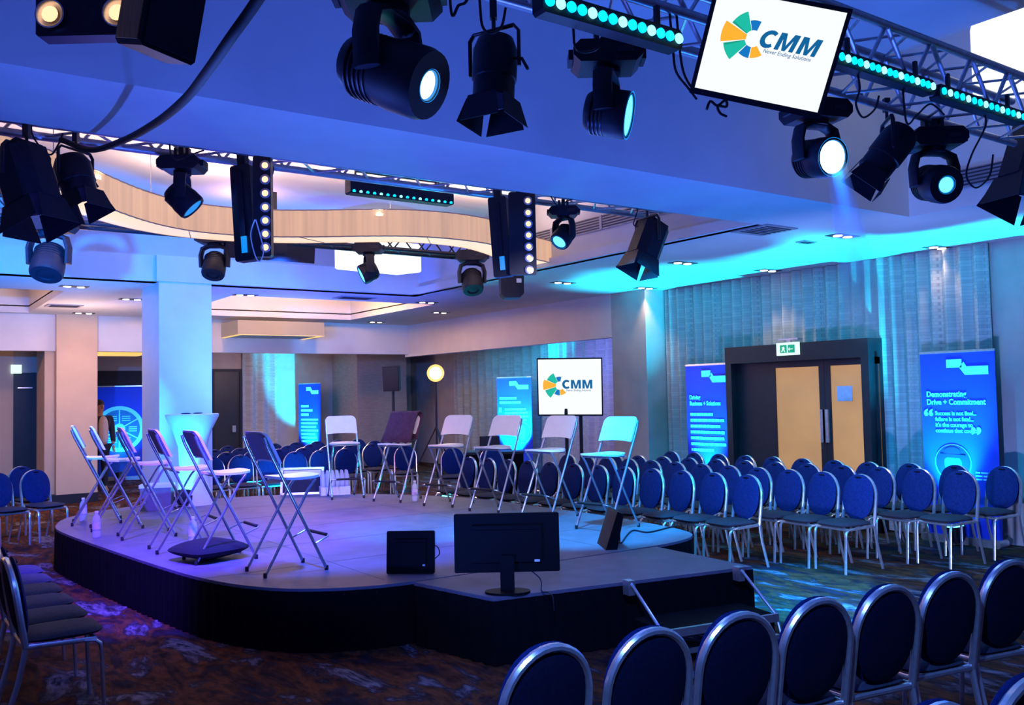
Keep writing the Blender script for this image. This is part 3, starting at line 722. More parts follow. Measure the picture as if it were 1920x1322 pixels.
p = PY(1662, 200, 3.05); fresnel('slanted spotlight hanging between the two moving heads at upper right', p, cdir(-.62, -.78, -.1), .80, .36, .13, yaw=-.6)
p = PY(1935, 205, 3.05); fresnel('large black spotlight cut by the right edge of the picture', p, cdir(-.35, -.9, .1), 1.05, .38, .17, boxy=True, yaw=-.6)
# small black devices clamped under the first truss
# truss 2 fixtures
T2 = 6.0
p = PY(50, 248, 5.75); fresnel('big black box spotlight at the far left under the cable', p, cdir(.32, -.9, .1), .80, .40, .17, boxy=True, yaw=-.6)
p = PY(142, 258, 5.9); fresnel('black round spotlight beside the big left one, flaps open', p, cdir(.30, -.9, .1), .72, .32, .15, yaw=-.6)
mh('black moving head light hanging before the wavy lampshade at left', (342, 290), T2, None, e_soft, .80, -.62, .09, cdir(.68, -.70, -.12), .24)
mh('small moving head light with blue dotted lens, right of the second lamp tower', (1056, 384), T2, None, e_cyan, .74, -.62, .08, cdir(-.5, -.66, .45), .24)
p = PY(1213, 388, T2); fresnel('black spotlight at the right end of the stage truss, flap catching orange light', p, cdir(-.35, -.85, .2), .95, .34, .14, boxy=True, yaw=-.5)
# truss 3 fixtures
mh('black moving head light pointing down at far left below the box spotlight', (92, 400), 9.3, None, m_black, 1.25, -.62, .06, cdir(.05, -.85, .45), .25)
mh('black moving head light left of the first lamp tower', (402, 432), 9.3, None, m_black, 1.0, -.62, .06, cdir(0, -.85, .45), .25)
mh('slim blue-lit moving head light before the white box lamp', (691, 452), 9.3, None, e_cyan, .98, -.62, .09, cdir(-.85, -.42, .25), .20)
mh('black moving head light right below the wavy lampshade', (884, 466), 9.3, None, m_black, 1.12, -.62, .06, cdir(.1, -.85, .45), .25)
# box light
p = PY(958, 505, 9.0); bl = thing('box_projector', 'black boxy light hanging below the second lamp tower', 'stage light', (p.x, 9.0, p.z), -.5)
MB().cbox(-.14, .14, -.13, .13, -.36, 0, .05).build('body', m_black, bl); MB().box(.05, .11, -.135, -.13, -.18, -.13).build('label_plate', m_white, bl, False)
MB().box(-.015, .015, -.015, .015, 0, 3.42 - p.z).build('clamp', m_blackm, bl, False)

# LED bars
def led_bar(label, a, b, n, lens=(e_led, e_ledw), s=.05, lr=.02, down=0):
    a = Vector(a); b = Vector(b); L = (b - a).length; d = (b - a).normalized()
    t = thing('led_bar', label, 'light bar', (a + b) / 2)
    t.rotation_euler = d.to_track_quat('X', 'Z').to_euler()
    ho = MB().cbox(-L / 2, L / 2, -s * .8, s * .8, -s, s, .012).build('housing', m_black, t)
    for sgn in (-1, 1): MB().box(sgn * L * .35 - .01, sgn * L * .35 + .01, -.01, .01, s, s + .09).build('bracket', m_blackm, t, False)
    Rm = Rx(PI / 2 + down)
    for k in range(n):
        x = -L / 2 + L * (k + .5) / n
        MB().lathe([(.001, 0), (lr, 0), (lr, -.008), (.001, -.008)], 14, Tr(x, 0, 0) @ Rm @ Tr(0, 0, s * (.8 if not down else 1) + .012)).build('led_lens', lens[1] if k % 3 == 1 else lens[0], t)
    return t
b0, b1 = PY(1008, 2, 2.62), PY(1268, 84, 2.62); b1.z = b0.z = (b0.z + b1.z) / 2
led_bar('blue light bar left of the tilted screen', b0, b1, 14, lr=.021, s=.042)
b0, b1 = PY(1560, 108, 2.70), PY(1742, 168, 2.70); b1.z = b0.z = (b0.z + b1.z) / 2
led_bar('blue light bar just right of the tilted screen', b0, b1, 17, lr=.02, s=.04)
b0, b1 = PY(1752, 172, 2.70), PY(1912, 224, 2.70); b1.z = b0.z = (b0.z + b1.z) / 2
led_bar('blue light bar at the right end of the top truss', b0, b1, 15, lr=.02, s=.04)
b0, b1 = PY(652, 350, 7.2), PY(845, 371, 7.2); zz = (b0.z + b1.z) / 2; b0.z = b1.z = zz
lb = led_bar('black light bar with small blue lamps above the wavy lampshade', b0, b1, 16, s=.07, lr=.014, down=.75)
MB().tube([(-.45, 0, .07), (-.45, 0, .14), (.45, 0, .14), (.45, 0, .07)], .012).build('hanging_frame', m_blackm, lb)
MB().box(-.02, .02, -.02, .02, .14, .8).build('drop_rod', m_blackm, lb, False)

# vertical lamp towers under the stage truss
def tower(label, pxl, pxr, ytop, ybot, Y, lamps, lx):
    pl = PY(pxl, ytop, Y); pr_ = PY(pxr, ybot, Y); ztop = PY((pxl + pxr) / 2, ytop, Y).z; zb = pr_.z
    t = thing('lamp_tower', label, 'stage light', ((pl.x + pr_.x) / 2, Y, zb), -.62); w = (pr_.x - pl.x) / 2 * 1.15
    MB().cbox(-w, w, 0, .06, 0, ztop - zb, .01).build('housing', m_brown if False else m_blackm, t)
    MB().box(-w * .4, w * .4, .06, .10, (ztop - zb) - .1, ztop - zb + .1).build('hook', m_blackm, t, False)
    for yy in lamps:
        z = PY(lx, yy, Y).z - zb; r = MB().lathe([(.030, 0), (.034, .012), (.024, .014)], 16, Tr(w * .45, -.004, z) @ Rx(PI / 2)).build('reflector', m_alu, t)
        MB().lathe([(.001, .0145), (.021, .0145), (.021, .004)], 16, Tr(w * .45, -.004, z) @ Rx(PI / 2)).build('lamp', e_warmw, r)
    return t
tower('first vertical lamp tower with warm round lamps over the stage', 476, 506, 292, 482, 5.75, (312, 338, 364, 390, 415, 440, 465), 495)
tower('second vertical lamp tower with warm round lamps, right of centre', 960, 999, 360, 516, 5.75, (379, 401, 422, 443, 464, 485, 507), 990)
def tower_back(label, xa, xb, y0, y1, Y):
    pl = PY(xa, y0, Y); pr_ = PY(xb, y1, Y); t = thing('lamp_tower', label, 'stage light', ((pl.x + pr_.x) / 2, Y, pr_.z), -.9); h = pl.z - pr_.z
    T = Ry(math.radians(-3.5))
    MB().cbox(-.075, .075, 0, .08, 0, h, .012, T).build('housing', m_blackm, t)
    MB().box(-.02, .02, -.012, 0, .05, h - .05, T).build('power_rail', m_black, t, False)
    MB().box(-.03, .03, .02, .07, h - .05, h + .08, T).build('hook', m_blackm, t, False)
    MB().box(-.01, .03, -.02, -.012, .05, .16, T).build('foot_glow', e_soft, t, False); return t  # emissive patch stands in for the blue glow at the foot
tower_back('unlit tower seen side-on just left of the first lamp tower', 440, 478, 305, 490, 5.9)
tower_back('unlit tower seen side-on just left of the second lamp tower, blue glow at its foot', 920, 962, 365, 520, 5.9)
# looped cyan cable at the first tower
a = PY(478, 412, 5.70)
cable('looped_cable', 'cyan-lit looped cable dangling beside the first lamp tower', [a, PY(470, 440, 5.70), PY(478, 478, 5.70), PY(487, 490, 5.70), PY(494, 470, 5.70), PY(486, 435, 5.70), a + Vector((.004, -.004, 0))], .004, m=m_white)

# audience blinder and loudspeaker at the top left
p = PY(160, -74, 3.1); bd = thing('audience_blinder', 'four-lamp audience blinder with warm bulbs at the top left', 'stage light', p, -.62)
MB().cbox(-.215, .215, 0, .09, -.33, .02, .01).build('housing', mat('blinder_housing', (.035, .02, .05), .4, noise=.2), bd)
MB().box(-.03, .03, .0, .06, .02, .45).build('clamp', m_blackm, bd, False)
for sx in (-1, 1):
    for z in (-.06, -.24):
        r = MB().lathe([(.02, -.03), (.05, .0), (.064, .02), (.058, .022), (.02, -.02)], 20, Tr(sx * .145, -.002, z) @ Rx(PI / 2)).build('reflector', m_alu, bd)
        MB().lathe([(.001, .012), (.030, .006), (.036, -.004), (.001, -.02)], 14, Tr(sx * .145, -.022, z) @ Rx(PI / 2)).build('bulb', e_warmw, r)
bd.scale = (.74,) * 3
p = PY(342, -80, 2.75); sp = thing('hanging_loudspeaker', 'dark hanging loudspeaker with brown side at the top left', 'loudspeaker', p, .22)
T = Rx(math.radians(14)) @ Ry(math.radians(6))
MB().cbox(-.15, .17, 0, .30, -.43, .03, .02, T).build('cabinet', m_black, sp)
MB().box(-.158, -.151, .02, .28, -.41, .01, T).build('side_panel', m_wood, sp, False)
MB().box(-.13, .15, -.012, 0, -.41, .01, T).build('grille', mat('speaker_grille', (.012, .012, .03), .7, noise=.3, nscale=120), sp, False)
MB().box(-.02, .02, .1, .14, .02, .9).build('bracket', m_blackm, sp, False); sp.scale = (.56, .56, .70)

# thick cable sagging across the ceiling
cable('power_cable', 'thick black cable sagging from the top edge down to the left spotlights', [PY(492, -14, 2.4), PY(468, 22, 2.5), PY(432, 72, 2.65), PY(390, 132, 2.95), PY(345, 188, 3.4), PY(290, 232, 4.1), PY(230, 264, 4.9), PY(170, 281, 5.5), PY(115, 262, 5.85)], .017, n=10, m=m_rubber)
# thin cable drops along trusses
for k, (Y, pts, lb) in enumerate((
    (2.75, [(1075, 55), (1078, 85), (1092, 98), (1118, 92), (1128, 70)], 'thin cable looping beside the centre moving head'),
    (2.75, [(1262, 95), (1268, 135), (1290, 165), (1306, 186)], 'thin cable hanging left of the tilted screen'),
    (2.75, [(1275, 98), (1283, 140), (1300, 168), (1312, 172)], 'second thin cable hanging left of the tilted screen'),
    (2.9, [(1612, 165), (1605, 195), (1618, 220), (1640, 205), (1648, 180)], 'thin cable looping above the slanted spotlight'),
    (2.9, [(1848, 235), (1822, 290), (1812, 330), (1830, 352), (1855, 330), (1862, 290)], 'thin cable loop between the right moving head and the edge spotlight'),
    (2.9, [(1700, 230), (1720, 215), (1745, 195), (1770, 215)], 'thin cable draped over the right moving head'),
    (2.7, [(900, 10), (905, 50), (920, 62), (940, 50), (948, 15)], 'thin cable looping inside the hoop of the barndoor spotlight'),
    (2.7, [(846, 22), (860, 10), (872, 5), (880, -10)], 'thin cable at the upper end of the large moving head'),
    (5.6, [(60, 250), (75, 275), (95, 290), (110, 270), (118, 250)], 'thin cable loop above the left spotlights'),
    (5.6, [(320, 288), (330, 300), (345, 296), (358, 290), (382, 282)], 'thin cable at the clamp of the left moving head'),
    (5.6, [(505, 300), (512, 315), (510, 328), (502, 322)], 'thin cable at the top of the first lamp tower'),
    (5.6, [(1035, 372), (1045, 385), (1058, 380), (1075, 372)], 'thin cable at the clamp of the dotted moving head'),
    (5.6, [(1195, 395), (1188, 420), (1196, 425)], 'thin cable at the end spotlight'))):
    tz, ty = (3.32, 2.715) if Y < 4 else (3.34, 5.875); Yp = 2.70 if Y < 4 else 5.85
    P = [PY(x, y, Yp) for x, y in pts]; P.insert(0, Vector((P[0].x, ty, tz)))
    cable('thin_cable', lb, P, .0055)
# bow of cable ties under the screen
cable('tied_cable', 'tied bow of black cable under the lower left corner of the tilted screen', [PY(1325, 205, 2.6), PY(1332, 190, 2.6), PY(1345, 198, 2.6), PY(1360, 188, 2.6), PY(1362, 200, 2.6), PY(1346, 199, 2.6), PY(1350, 212, 2.6), PY(1362, 218, 2.6)], .006)

# ------------------------------------------------------------------ screens with the logo
def logo(parent, s, italic=0, z=.002):
    """drawn in local XY around (0,0) = hub centre, s = unit"""
    def wedge(a0, a1, r0, r1, m, name='logo_wedge', zz=0):
        n = 12; P = [(r1 * math.cos(math.radians(a0 + (a1 - a0) * i / n)), r1 * math.sin(math.radians(a0 + (a1 - a0) * i / n))) for i in range(n + 1)]
        P += [(r0 * math.cos(math.radians(a1 - (a1 - a0) * i / n)), r0 * math.sin(math.radians(a1 - (a1 - a0) * i / n))) for i in range(n + 1)]
        MB().prism([(x * s, y * s) for x, y in P], z + zz, z + zz + .001).build(name, m, parent, False)
    wedge(77, 113, 46, 100, f_blue); wedge(115, 155, 46, 152, f_green); wedge(150, 155, 50, 148, f_greend, zz=.0012)
    wedge(158, 195, 40, 184, f_orange); wedge(198, 233, 46, 168, f_green); wedge(198, 203, 50, 160, f_greend, zz=.0012)
    wedge(236, 271, 46, 108, f_blue); wedge(274, 312, 46, 106, f_orange)
    sh_ = lambda P: [((x + y * italic) * s, (y - 34) * s) for x, y in P]
    cc = []
    for k in range(15): a = math.radians(48 + k * (264 / 14)); cc.append((78 + 49 * math.cos(a) * 1.0, 48 + 51 * math.sin(a)))
    ci = []
    for k in range(15): a = math.radians(312 - k * (264 / 14)); ci.append((82 + 26 * math.cos(a), 48 + 28 * math.sin(a)))
    MB().prism(sh_([(x, y) for x, y in cc] + ci), z, z + .001).build('logo_letter_c', f_text, parent, False)
    for ox in (126, 252):
        M_ = [(0, 0), (25, 0), (25, 62), (44, 0), (64, 0), (84, 62), (84, 0), (109, 0), (109, 97), (76, 97), (55, 30), (33, 97), (0, 97)]
        MB().prism(sh_([(x + ox, y) for x, y in M_]), z, z + .001).build('logo_letter_m', f_text, parent, False)
    text('logo_tagline', 'Never Ending Solutions', 31 * s, f_text, parent, Tr(72 * s, -62 * s, z), bold=.2 * s, shear=.25, ext=.0005, sx=.93)
def screen(name, label, c, r, u, w, h, s, cx, cy, italic=0, thick=.05):
    r = Vector(r).normalized(); u = Vector(u); u = (u - r * u.dot(r)).normalized(); n = r.cross(u)
    t = thing(name, label, 'screen'); Mw = Matrix((r, u, n)).transposed().to_4x4(); Mw.translation = Vector(c); t.matrix_world = Mw
    b = .018
    MB().box(-w / 2 - b, w / 2 + b, -h / 2 - b * 1.4, h / 2 + b, -thick, -.001).build('bezel', m_black, t, False)
    d = MB().box(-w / 2, w / 2, -h / 2, h / 2, -.0005, .001).build('display', e_screen, t, False)
    hub = bpy.data.objects.new('logo', None); C.objects.link(hub); hub.parent = t; hub.location = (cx, cy, 0)
    logo(hub, s, italic)
    return t, n
w, h = .512, .391
t1, n1 = screen('hanging_screen', 'tilted white screen with colourful CMM logo hanging from the top truss', (2.9766, 2.3543, 3.0577), (.7227, -.6394, -.2622), (-.0688, -.4441, .8933), w, h, w / 695 * .96, -.075, .035, .25)
MB().box(-.03, .03, -.02, .04, -.30, -.05).box(-.2, .2, -.02, .02, -.08, -.05).build('mount', m_blackm, t1, False)
w, h = .856, .754
t2, n2 = screen('standing_screen', 'white screen with colourful CMM logo on a black floor stand', (8.64, 10.74, 1.779), (.7257, -.6878, -.0159), (-.0828, -.1103, .9904), w * 1.117, h * 1.117, w * 1.117 / 695, -.155, .02)
base_z = -1.779
Ti = t2.matrix_world.inverted()
stn = MB()
for sx in (-.06, .16):
    a = Vector((8.64, 10.74, 1.45)) + rgt * sx + fwd * .07; stn.tube([a, Vector((a.x, a.y, .06))], .028, T=Ti)
a = Vector((8.64, 10.74, 0)) + fwd * .07
stn.build('stand_post', m_black, t2)
MB().box(-.4, .45, -.25, .25, .01, .06, Ti @ Tr(a.x, a.y, 0) @ Rz(-th)).build('stand_base', m_black, t2, False)

# ------------------------------------------------------------------ wavy pleated lampshade
edge = [(-30, 318), (30, 330), (80, 345), (130, 362), (204, 390), (263, 411), (312, 424), (369, 434), (445, 441), (520, 444), (600, 444), (700, 442.6), (780, 443.5), (858, 449), (925, 459), (965, 471), (996, 484), (1040, 494)]
ZS = 3.25
E = [PZ(x, y, ZS).xy for x, y in edge]
def resample(P, k=6):
    q = []
    for i in range(len(P) - 1):
        p0, p1, p2, p3 = P[max(i - 1, 0)], P[i], P[i + 1], P[min(i + 2, len(P) - 1)]
        for j in range(k):
            t = j / k; q.append(.5 * ((2 * p1) + (p2 - p0) * t + (2 * p0 - 5 * p1 + 4 * p2 - p3) * t * t + (3 * p1 - p0 - 3 * p2 + p3) * t ** 3))
    q.append(P[-1]); return q
E = resample([Vector((a.x, a.y, 0)) for a in E], 8)
lens_ = []
n = len(E); near = []; far = []
for i in range(n):
    t = (E[min(i + 1, n - 1)] - E[max(i - 1, 0)]).normalized(); nn = Vector((-t.y, t.x, 0))
    pl = .004 * (1 if i % 2 else -1); near.append(E[i] + nn * pl); far.append(E[i] + nn * .36)
sh = thing('wavy_lampshade', 'large wavy warm-lit pleated lampshade hanging over the stage', 'lampshade')
HS = .262
def wallstrip(P, z0, z1, m, name, th_=.006, sgn=1):
    b = MB(); k = len(P); vs = []
    for off in (0, th_):
        for z in (z0, z1):
            for i in range(k):
                t = (P[min(i + 1, k - 1)] - P[max(i - 1, 0)]).normalized(); nn = Vector((-t.y, t.x, 0)) * sgn
                q = P[i] + nn * off; vs.append((q.x, q.y, z))
    fs = []
    for i in range(k - 1): fs += [(i, i + 1, k + i + 1, k + i), (2 * k + i, 3 * k + i, 3 * k + i + 1, 2 * k + i + 1), (k + i, k + i + 1, 3 * k + i + 1, 3 * k + i), (i, 2 * k + i, 2 * k + i + 1, i + 1)]
    fs += [(0, k, 3 * k, 2 * k), (k - 1, 3 * k - 1, 4 * k - 1, 2 * k - 1)]
    return b.add(vs, fs).build(name, m, sh)
wallstrip(near, ZS, ZS + HS, e_shade, 'pleated_side'); wallstrip(far, ZS, ZS + HS, e_shade, 'pleated_side', sgn=-1)
b = MB(); vs = [(p.x, p.y, ZS + .004) for p in near] + [(p.x, p.y, ZS + .004) for p in far] + [(p.x, p.y, ZS + .010) for p in near] + [(p.x, p.y, ZS + .010) for p in far]
fs = []
for i in range(n - 1): fs += [(i, i + 1, n + i + 1, n + i), (2 * n + i, 3 * n + i, 3 * n + i + 1, 2 * n + i + 1)]
b.add(vs, fs).build('diffuser', e_diff, sh)
rb = MB().tube([(p.x, p.y, ZS) for p in near], .006).tube([(p.x, p.y, ZS + HS) for p in near], .006)
for i in range(10, n, 22): rb.tube([(near[i].x, near[i].y, ZS), (far[min(i + 4, n - 1)].x, far[min(i + 4, n - 1)].y, ZS)], .004)
rb.build('rim', mat('shade_rim', (.45, .33, .25), .6, noise=.1), sh)
wr = MB()
for i in range(20, n, 24): wr.tube([(near[i].x, near[i].y + .1, ZS + HS), (near[i].x, near[i].y + .1, ZH)], .004, n=5)
wr.build('hanging_wire', m_alu, sh)
# lamps inside the shade throw warm light upwards on the coffer ceiling
for i in (30, 60, 90, 120):
    if i < n:
        q = (near[i] + far[i]) / 2
        l = bpy.data.lights.new('shade_lamp', 'AREA'); l.size = .3; l.color = (1, .66, .50); l.energy = 34
        o = bpy.data.objects.new('shade_lamp', l); C.objects.link(o); o.location = (q.x, q.y, ZS + .2); o.rotation_euler = (PI, 0, 0)

# box lamps
def box_lamp(label, P, z0, z1, m, mb=None, group=None, trim=True):
    c = sum((Vector(p) for p in P), Vector((0, 0))) / len(P); t = thing('box_lampshade', label, 'lampshade', (c.x, c.y, z0))
    Q = [(p[0] - c.x, p[1] - c.y) for p in P]
    MB().prism(Q, 0.012, z1 - z0).build('shade', m, t, False)
    MB().prism([(x * .97, y * .97) for x, y in Q], 0, .012).build('diffuser', mb or m, t, False)
    return t, c
P0, P1, P2 = PZ(628, 505, 3.26).xy, PZ(745, 516, 3.26).xy, PZ(790, 511, 3.26).xy
t, c = box_lamp('bright white box lampshade hanging before the far fascia, behind the slim light', [tuple(P0), tuple(P1), tuple(P2), tuple(P2 + P0 - P1)], 3.26, 3.62, e_box)
MB().tube([(0, 0, .36), (0, 0, ZH - 3.26)], .006).build('hanging_wire', m_alu, t)
q0 = CAM + ray(1838, 131) * 6.3; v1 = rgt + fwd * .22; qa = Vector((q0.x, q0.y)); va = Vector((v1.x, v1.y)).normalized(); vb = Vector((-va.y, va.x))
t, c = box_lamp('bright white box lampshade cut by the top right edge', [tuple(qa), tuple(qa + va * .8), tuple(qa + va * .8 + vb * .5), tuple(qa + vb * .5 + va * .35)], q0.z, q0.z + .50, e_box)
MB().tube([(0, 0, .5), (0, 0, ZN + .6 - q0.z)], .006).build('hanging_wire', m_alu, t)
a, b_ = PZ(446, 627, 2.86).xy, PZ(617, 629, 2.86).xy
t, c = box_lamp('square pale lampshade with glowing yellow rim in the far ceiling coffer', [(a.x, a.y), (b_.x, a.y), (b_.x, a.y + 1.5), (a.x, a.y + 1.5)], 2.86, 3.12, e_sq, m_ceil)
MB().box(-.82, .82, -.78, -.70, -.006, .0).box(.74, .82, -.7, .7, -.006, 0).box(-.82, -.74, -.7, .7, -.006, 0).build('glow_strip', e_yel, t, False)
MB().tube([(0, 0, .26), (0, 0, .70)], .006).build('hanging_wire', m_alu, t)
tag(box(PY(186, 670, 19).x, PY(268, 670, 19).x, 18.9, 19.5, 2.62, 2.74).box(PY(225, 670, 19).x - .01, PY(225, 670, 19).x + .01, 19.1, 19.12, 2.74, 2.80).build('hanging_lampshade', e_yel, None, False), 'yellow-lit hanging lampshade seen between the two columns', 'lampshade')


# ------------------------------------------------------------------ ceiling downlights and vents
DL = [((1580, 442), 'twin downlight nearest the beam, left of the right curtain'), ((1440, 507), 'twin downlight close to the curtain top above the doors'), ((1280, 493), 'twin downlight right of the end spotlight'),
      ((1210, 540), 'twin downlight above the wall pier'), ((1055, 530), 'twin downlight beside the second lamp tower'), ((800, 567), 'twin downlight above the bright lamp'), ((1758, 464), 'twin downlight over the right banner'),
      ((705, 604), 'twin downlight at the far right of the square lampshade'), ((460, 553), 'twin downlight right of the blue column'), ((139, 537), 'twin downlight left of the blue column'),
      ((247, 561), 'twin downlight beside the blue column, far left side'), ((157, 587), 'twin downlight above the tan column'), ((825, 586), 'small twin downlight behind the downlight above the bright lamp')]
for i, ((x, y), lb) in enumerate(DL):
    p = PZ(x, y, ZC); t = thing('ceiling_downlight', lb, 'downlight', (p.x, p.y, ZC), 0, 'twin ceiling downlights')
    hs = .075
    MB().box(-.17, .17, -.085, .085, -.006, 0).build('housing', m_ventd, t, False)
    for s in (-1, 1): MB().lathe([(.045, -.012), (.045, -.006)], 16, Tr(s * .08, 0, 0)).build('lamp', e_down, t)
    spot('downlight_beam', (p.x, p.y, ZC - .03), (p.x, p.y, 0), (1, .66, .38), (18 if x > 1700 else 50) if x > 1000 else 12, 80, .8, .05)
def vent(label, p, w, d, rz=0):
    t = thing('ceiling_vent', label, 'vent', p, rz, 'ceiling vents'); MB().box(-w, w, -d, d, -.012, 0).build('frame', m_vent, t, False)
    b = MB(); k = 6
    for i in range(k): b.box(-w * .8, w * .8, -d * .8 + i * d * 1.6 / k, -d * .8 + i * d * 1.6 / k + d * .12, -.016, -.012)
    b.build('slats', m_ventd, t, False)
vent('square ceiling vent between the stage coffer and the near beam', PZ(1400, 426, ZC) + Vector((.25, 0, 0)), .22, .22)
vent('ceiling vent right of the blue column', PZ(665, 558, ZC), .3, .16)
vent('ceiling vent above the tan column', PZ(120, 573, ZC), .25, .2)
vent('small ceiling vent left of the downlight nearest the beam', PZ(1512, 453, ZC), .1, .06)
vg = thing('linear_vent', 'long slotted air vent along the right side of the stage coffer', 'vent', (CX1 - .005, 8.1, ZC + .30))
MB().box(-.012, 0, -2.3, 2.3, 0, .16).build('frame', m_vent, vg, False)
b = MB()
for i in range(5): b.box(-.018, -.012, -2.27, 2.27, .018 + i * .03, .030 + i * .03)
b.build('slats', m_ventd, vg, False)
for i in range(6): MB().box(-.022, -.012, -2.3 + i * .9, -2.26 + i * .9, 0, .16).build('mullion', m_vent, vg, False)
vg = thing('linear_vent', 'slotted air vent beside the cable loop near the right edge', 'vent', (NX1 - .005, 3.6, ZC + .16))
MB().box(-.012, 0, -1.1, .6, 0, .16).build('frame', m_vent, vg, False)
b = MB()
for i in range(5): b.box(-.018, -.012, -1.07, .57, .018 + i * .03, .030 + i * .03)
b.build('slats', m_ventd, vg, False)
# dark ceiling opening right of the top truss
# TV mounted in the stage coffer
a = PY(503, 462, 9.2); b_ = PY(585, 494, 9.2)
tv = thing('ceiling_screen', 'black screen seen from behind, mounted in the coffer right of the first tower', 'screen', ((a.x + b_.x) / 2 - .15, 9.2, b_.z), 0)
MB().box(-.55, .42, 0, .05, 0, a.z - b_.z + .02, Rx(.15)).build('casing', m_black, tv, False)
MB().box(-.2, .1, -.02, 0, .08, .2, Rx(.15)).build('rear_plate', m_blackm, tv, False)
MB().box(-.03, .03, .06, .08, .2, .75).build('bracket', m_blackm, tv, False)

# ------------------------------------------------------------------ banners
def banner(label, c, rz, w=.82, h=2.03, design=None):
    t = thing('rollup_banner', label, 'banner', c, rz)   # print faces local -Y
    MB().cbox(-w / 2 - .02, w / 2 + .02, -.09, .09, 0, .08, .02).build('base', m_alu, t)
    pr_ = MB().box(-w / 2, w / 2, -.003, .003, .06, h).build('print', m_print, t, False)
    MB().box(-w / 2, w / 2, -.012, .012, h, h + .025).build('top_rail', m_alu, t, False)
    MB().tube([(0, .03, .06), (0, .02, h)], .01).build('pole', m_alu, t)
    T = Tr(-w / 2, -.0045, 0) @ Rx(PI / 2)
    def R_(x0, x1, z0, z1, m=m_ink, name='logo_bar'): MB().box(x0 - w / 2, x1 - w / 2, -.006, -.0032, z0, z1).build(name, m, pr_, False)
    R_(.30, .47, h - .16, h - .07)
    MB().prism([(.44 - w / 2, h - .16), (.49 - w / 2, h - .10), (.52 - w / 2, h - .15), (.75 - w / 2, h - .15), (.75 - w / 2, h - .24), (.50 - w / 2, h - .24)], -.006, -.0032, 'y').build('logo_bar', m_ink, pr_, False)
    if design: design(t, pr_, T, R_, w, h)
    return t
def lines(R_, x0, ws, z, dz, hh):
    for i, ww in enumerate(ws):
        x = x0; rnd = random.Random(i * 7 + len(ws))
        while x < x0 + ww - .02:
            l = min(rnd.uniform(.03, .10), x0 + ww - x); R_(x, x + l, z - i * dz, z - i * dz + hh, name='small_print'); x += l + .012
def d_driving(t, p, T, R_, w, h):
    text('heading', 'Driving\nBusiness + Solutions', .085, m_ink, p, T @ Tr(.06, h - .47, 0), bold=.0018, sx=.82)
    lines(R_, .07, (.42, .62, .55, .62, .64, .65, .42), h - .70, .083, .038)
def d_demo(t, p, T, R_, w, h):
    text('heading', 'Demonstrating\nDrive + Commitment', .085, m_ink, p, T @ Tr(.06, h - .47, 0), bold=.0018, sx=.86)
    text('quote_mark', '“', .26, m_ink, p, T @ Tr(.02, h - .79, 0), bold=.006)
    text('quotation', 'Success is not final...\nfailure is not fatal...\nit\'s the courage to\ncontinue that counts.', .062, m_ink, p, T @ Tr(.15, h - .67, 0), bold=.0008, sx=.9)
    text('quote_mark', '”', .26, m_ink, p, T @ Tr(.54, h - .98, 0), bold=.006)
    cx, cz, r = .33 - w / 2, h - 1.18, .19
    MB().prism([(cx + (r + .01) * math.cos(a * PI / 24), cz + (r + .01) * math.sin(a * PI / 24)) for a in range(48)], -.0055, -.0032, 'y').build('portrait_ring', m_ink, p, False)
    MB().prism([(cx + r * math.cos(a * PI / 24), cz + r * math.sin(a * PI / 24)) for a in range(48)], -.0075, -.0056, 'y').build('portrait_ground', m_darkink, p, False)
    MB().prism([(cx + q * 1.0, cz + s) for q, s in smooth([(-.09, .06), (.08, .06), (.10, -.02), (.08, -.13), (.0, -.17), (-.06, -.14), (-.09, -.04)], 2)], -.0090, -.0076, 'y').build('portrait_face', m_cyanink, p, False)
    MB().prism([(cx + q, cz + s) for q, s in smooth([(-.10, .08), (-.09, .15), (.0, .175), (.08, .15), (.09, .08)], 1)], -.0095, -.0078, 'y').prism([(cx - .13, cz + .055), (cx + .14, cz + .045), (cx + .14, cz + .085), (cx - .13, cz + .095)], -.0105, -.0091, 'y').build('portrait_hat', m_darkink, p, False)
    MB().prism([(cx + .08, cz - .17), (cx + .17, cz - .10), (cx + .24, cz - .21)], -.0055, -.0032, 'y').build('bubble_tail', m_ink, p, False)
    lines(R_, cx + w / 2 + .24, (.20, .28, .16), h - 1.28, .035, .016)
m_wheel = mat('banner_ink_mid_blue', (.01, .16, .45), .5, noise=.1)
def d_wheel(t, p, T, R_, w, h):
    cx, cz = .12, h - .92; r0 = .50
    def disc(r, y0, y1, m, n): MB().prism([(cx + r * math.cos(a * PI / 32), cz + r * math.sin(a * PI / 32)) for a in range(64)], y0, y1, 'y').build(n, m, p, False)
    disc(r0, -.0055, -.0032, m_ink, 'wheel_ring'); disc(r0 * .83, -.0075, -.0056, m_wheel, 'wheel_disc'); disc(.12, -.0115, -.0096, m_ink, 'wheel_hub')
    b = MB()
    for k in range(6):
        a = k * PI / 3 + PI / 2; b.box(.10, r0 * .83, -.0095, -.0077, -.012, .012, Tr(cx, 0, cz) @ Ry(-a))
    b.build('wheel_spokes', m_ink, p, False)
    b = MB()
    for k in range(6):
        a = k * PI / 3 + PI / 3; x, z = cx + .27 * math.cos(a), cz + .27 * math.sin(a)
        for j in range(3): b.box(x - .085, x + .085, -.0095, -.0077, z - .06 + j * .045, z - .04 + j * .045)
    b.build('wheel_small_print', m_ink, p, False)
def d_plain(t, p, T, R_, w, h):
    lines(R_, .1, (.28, .42, .28), h - .55, .10, .055); lines(R_, .1, (.62, .6, .55, .62, .5, .6, .6), h - .86, .085, .04)
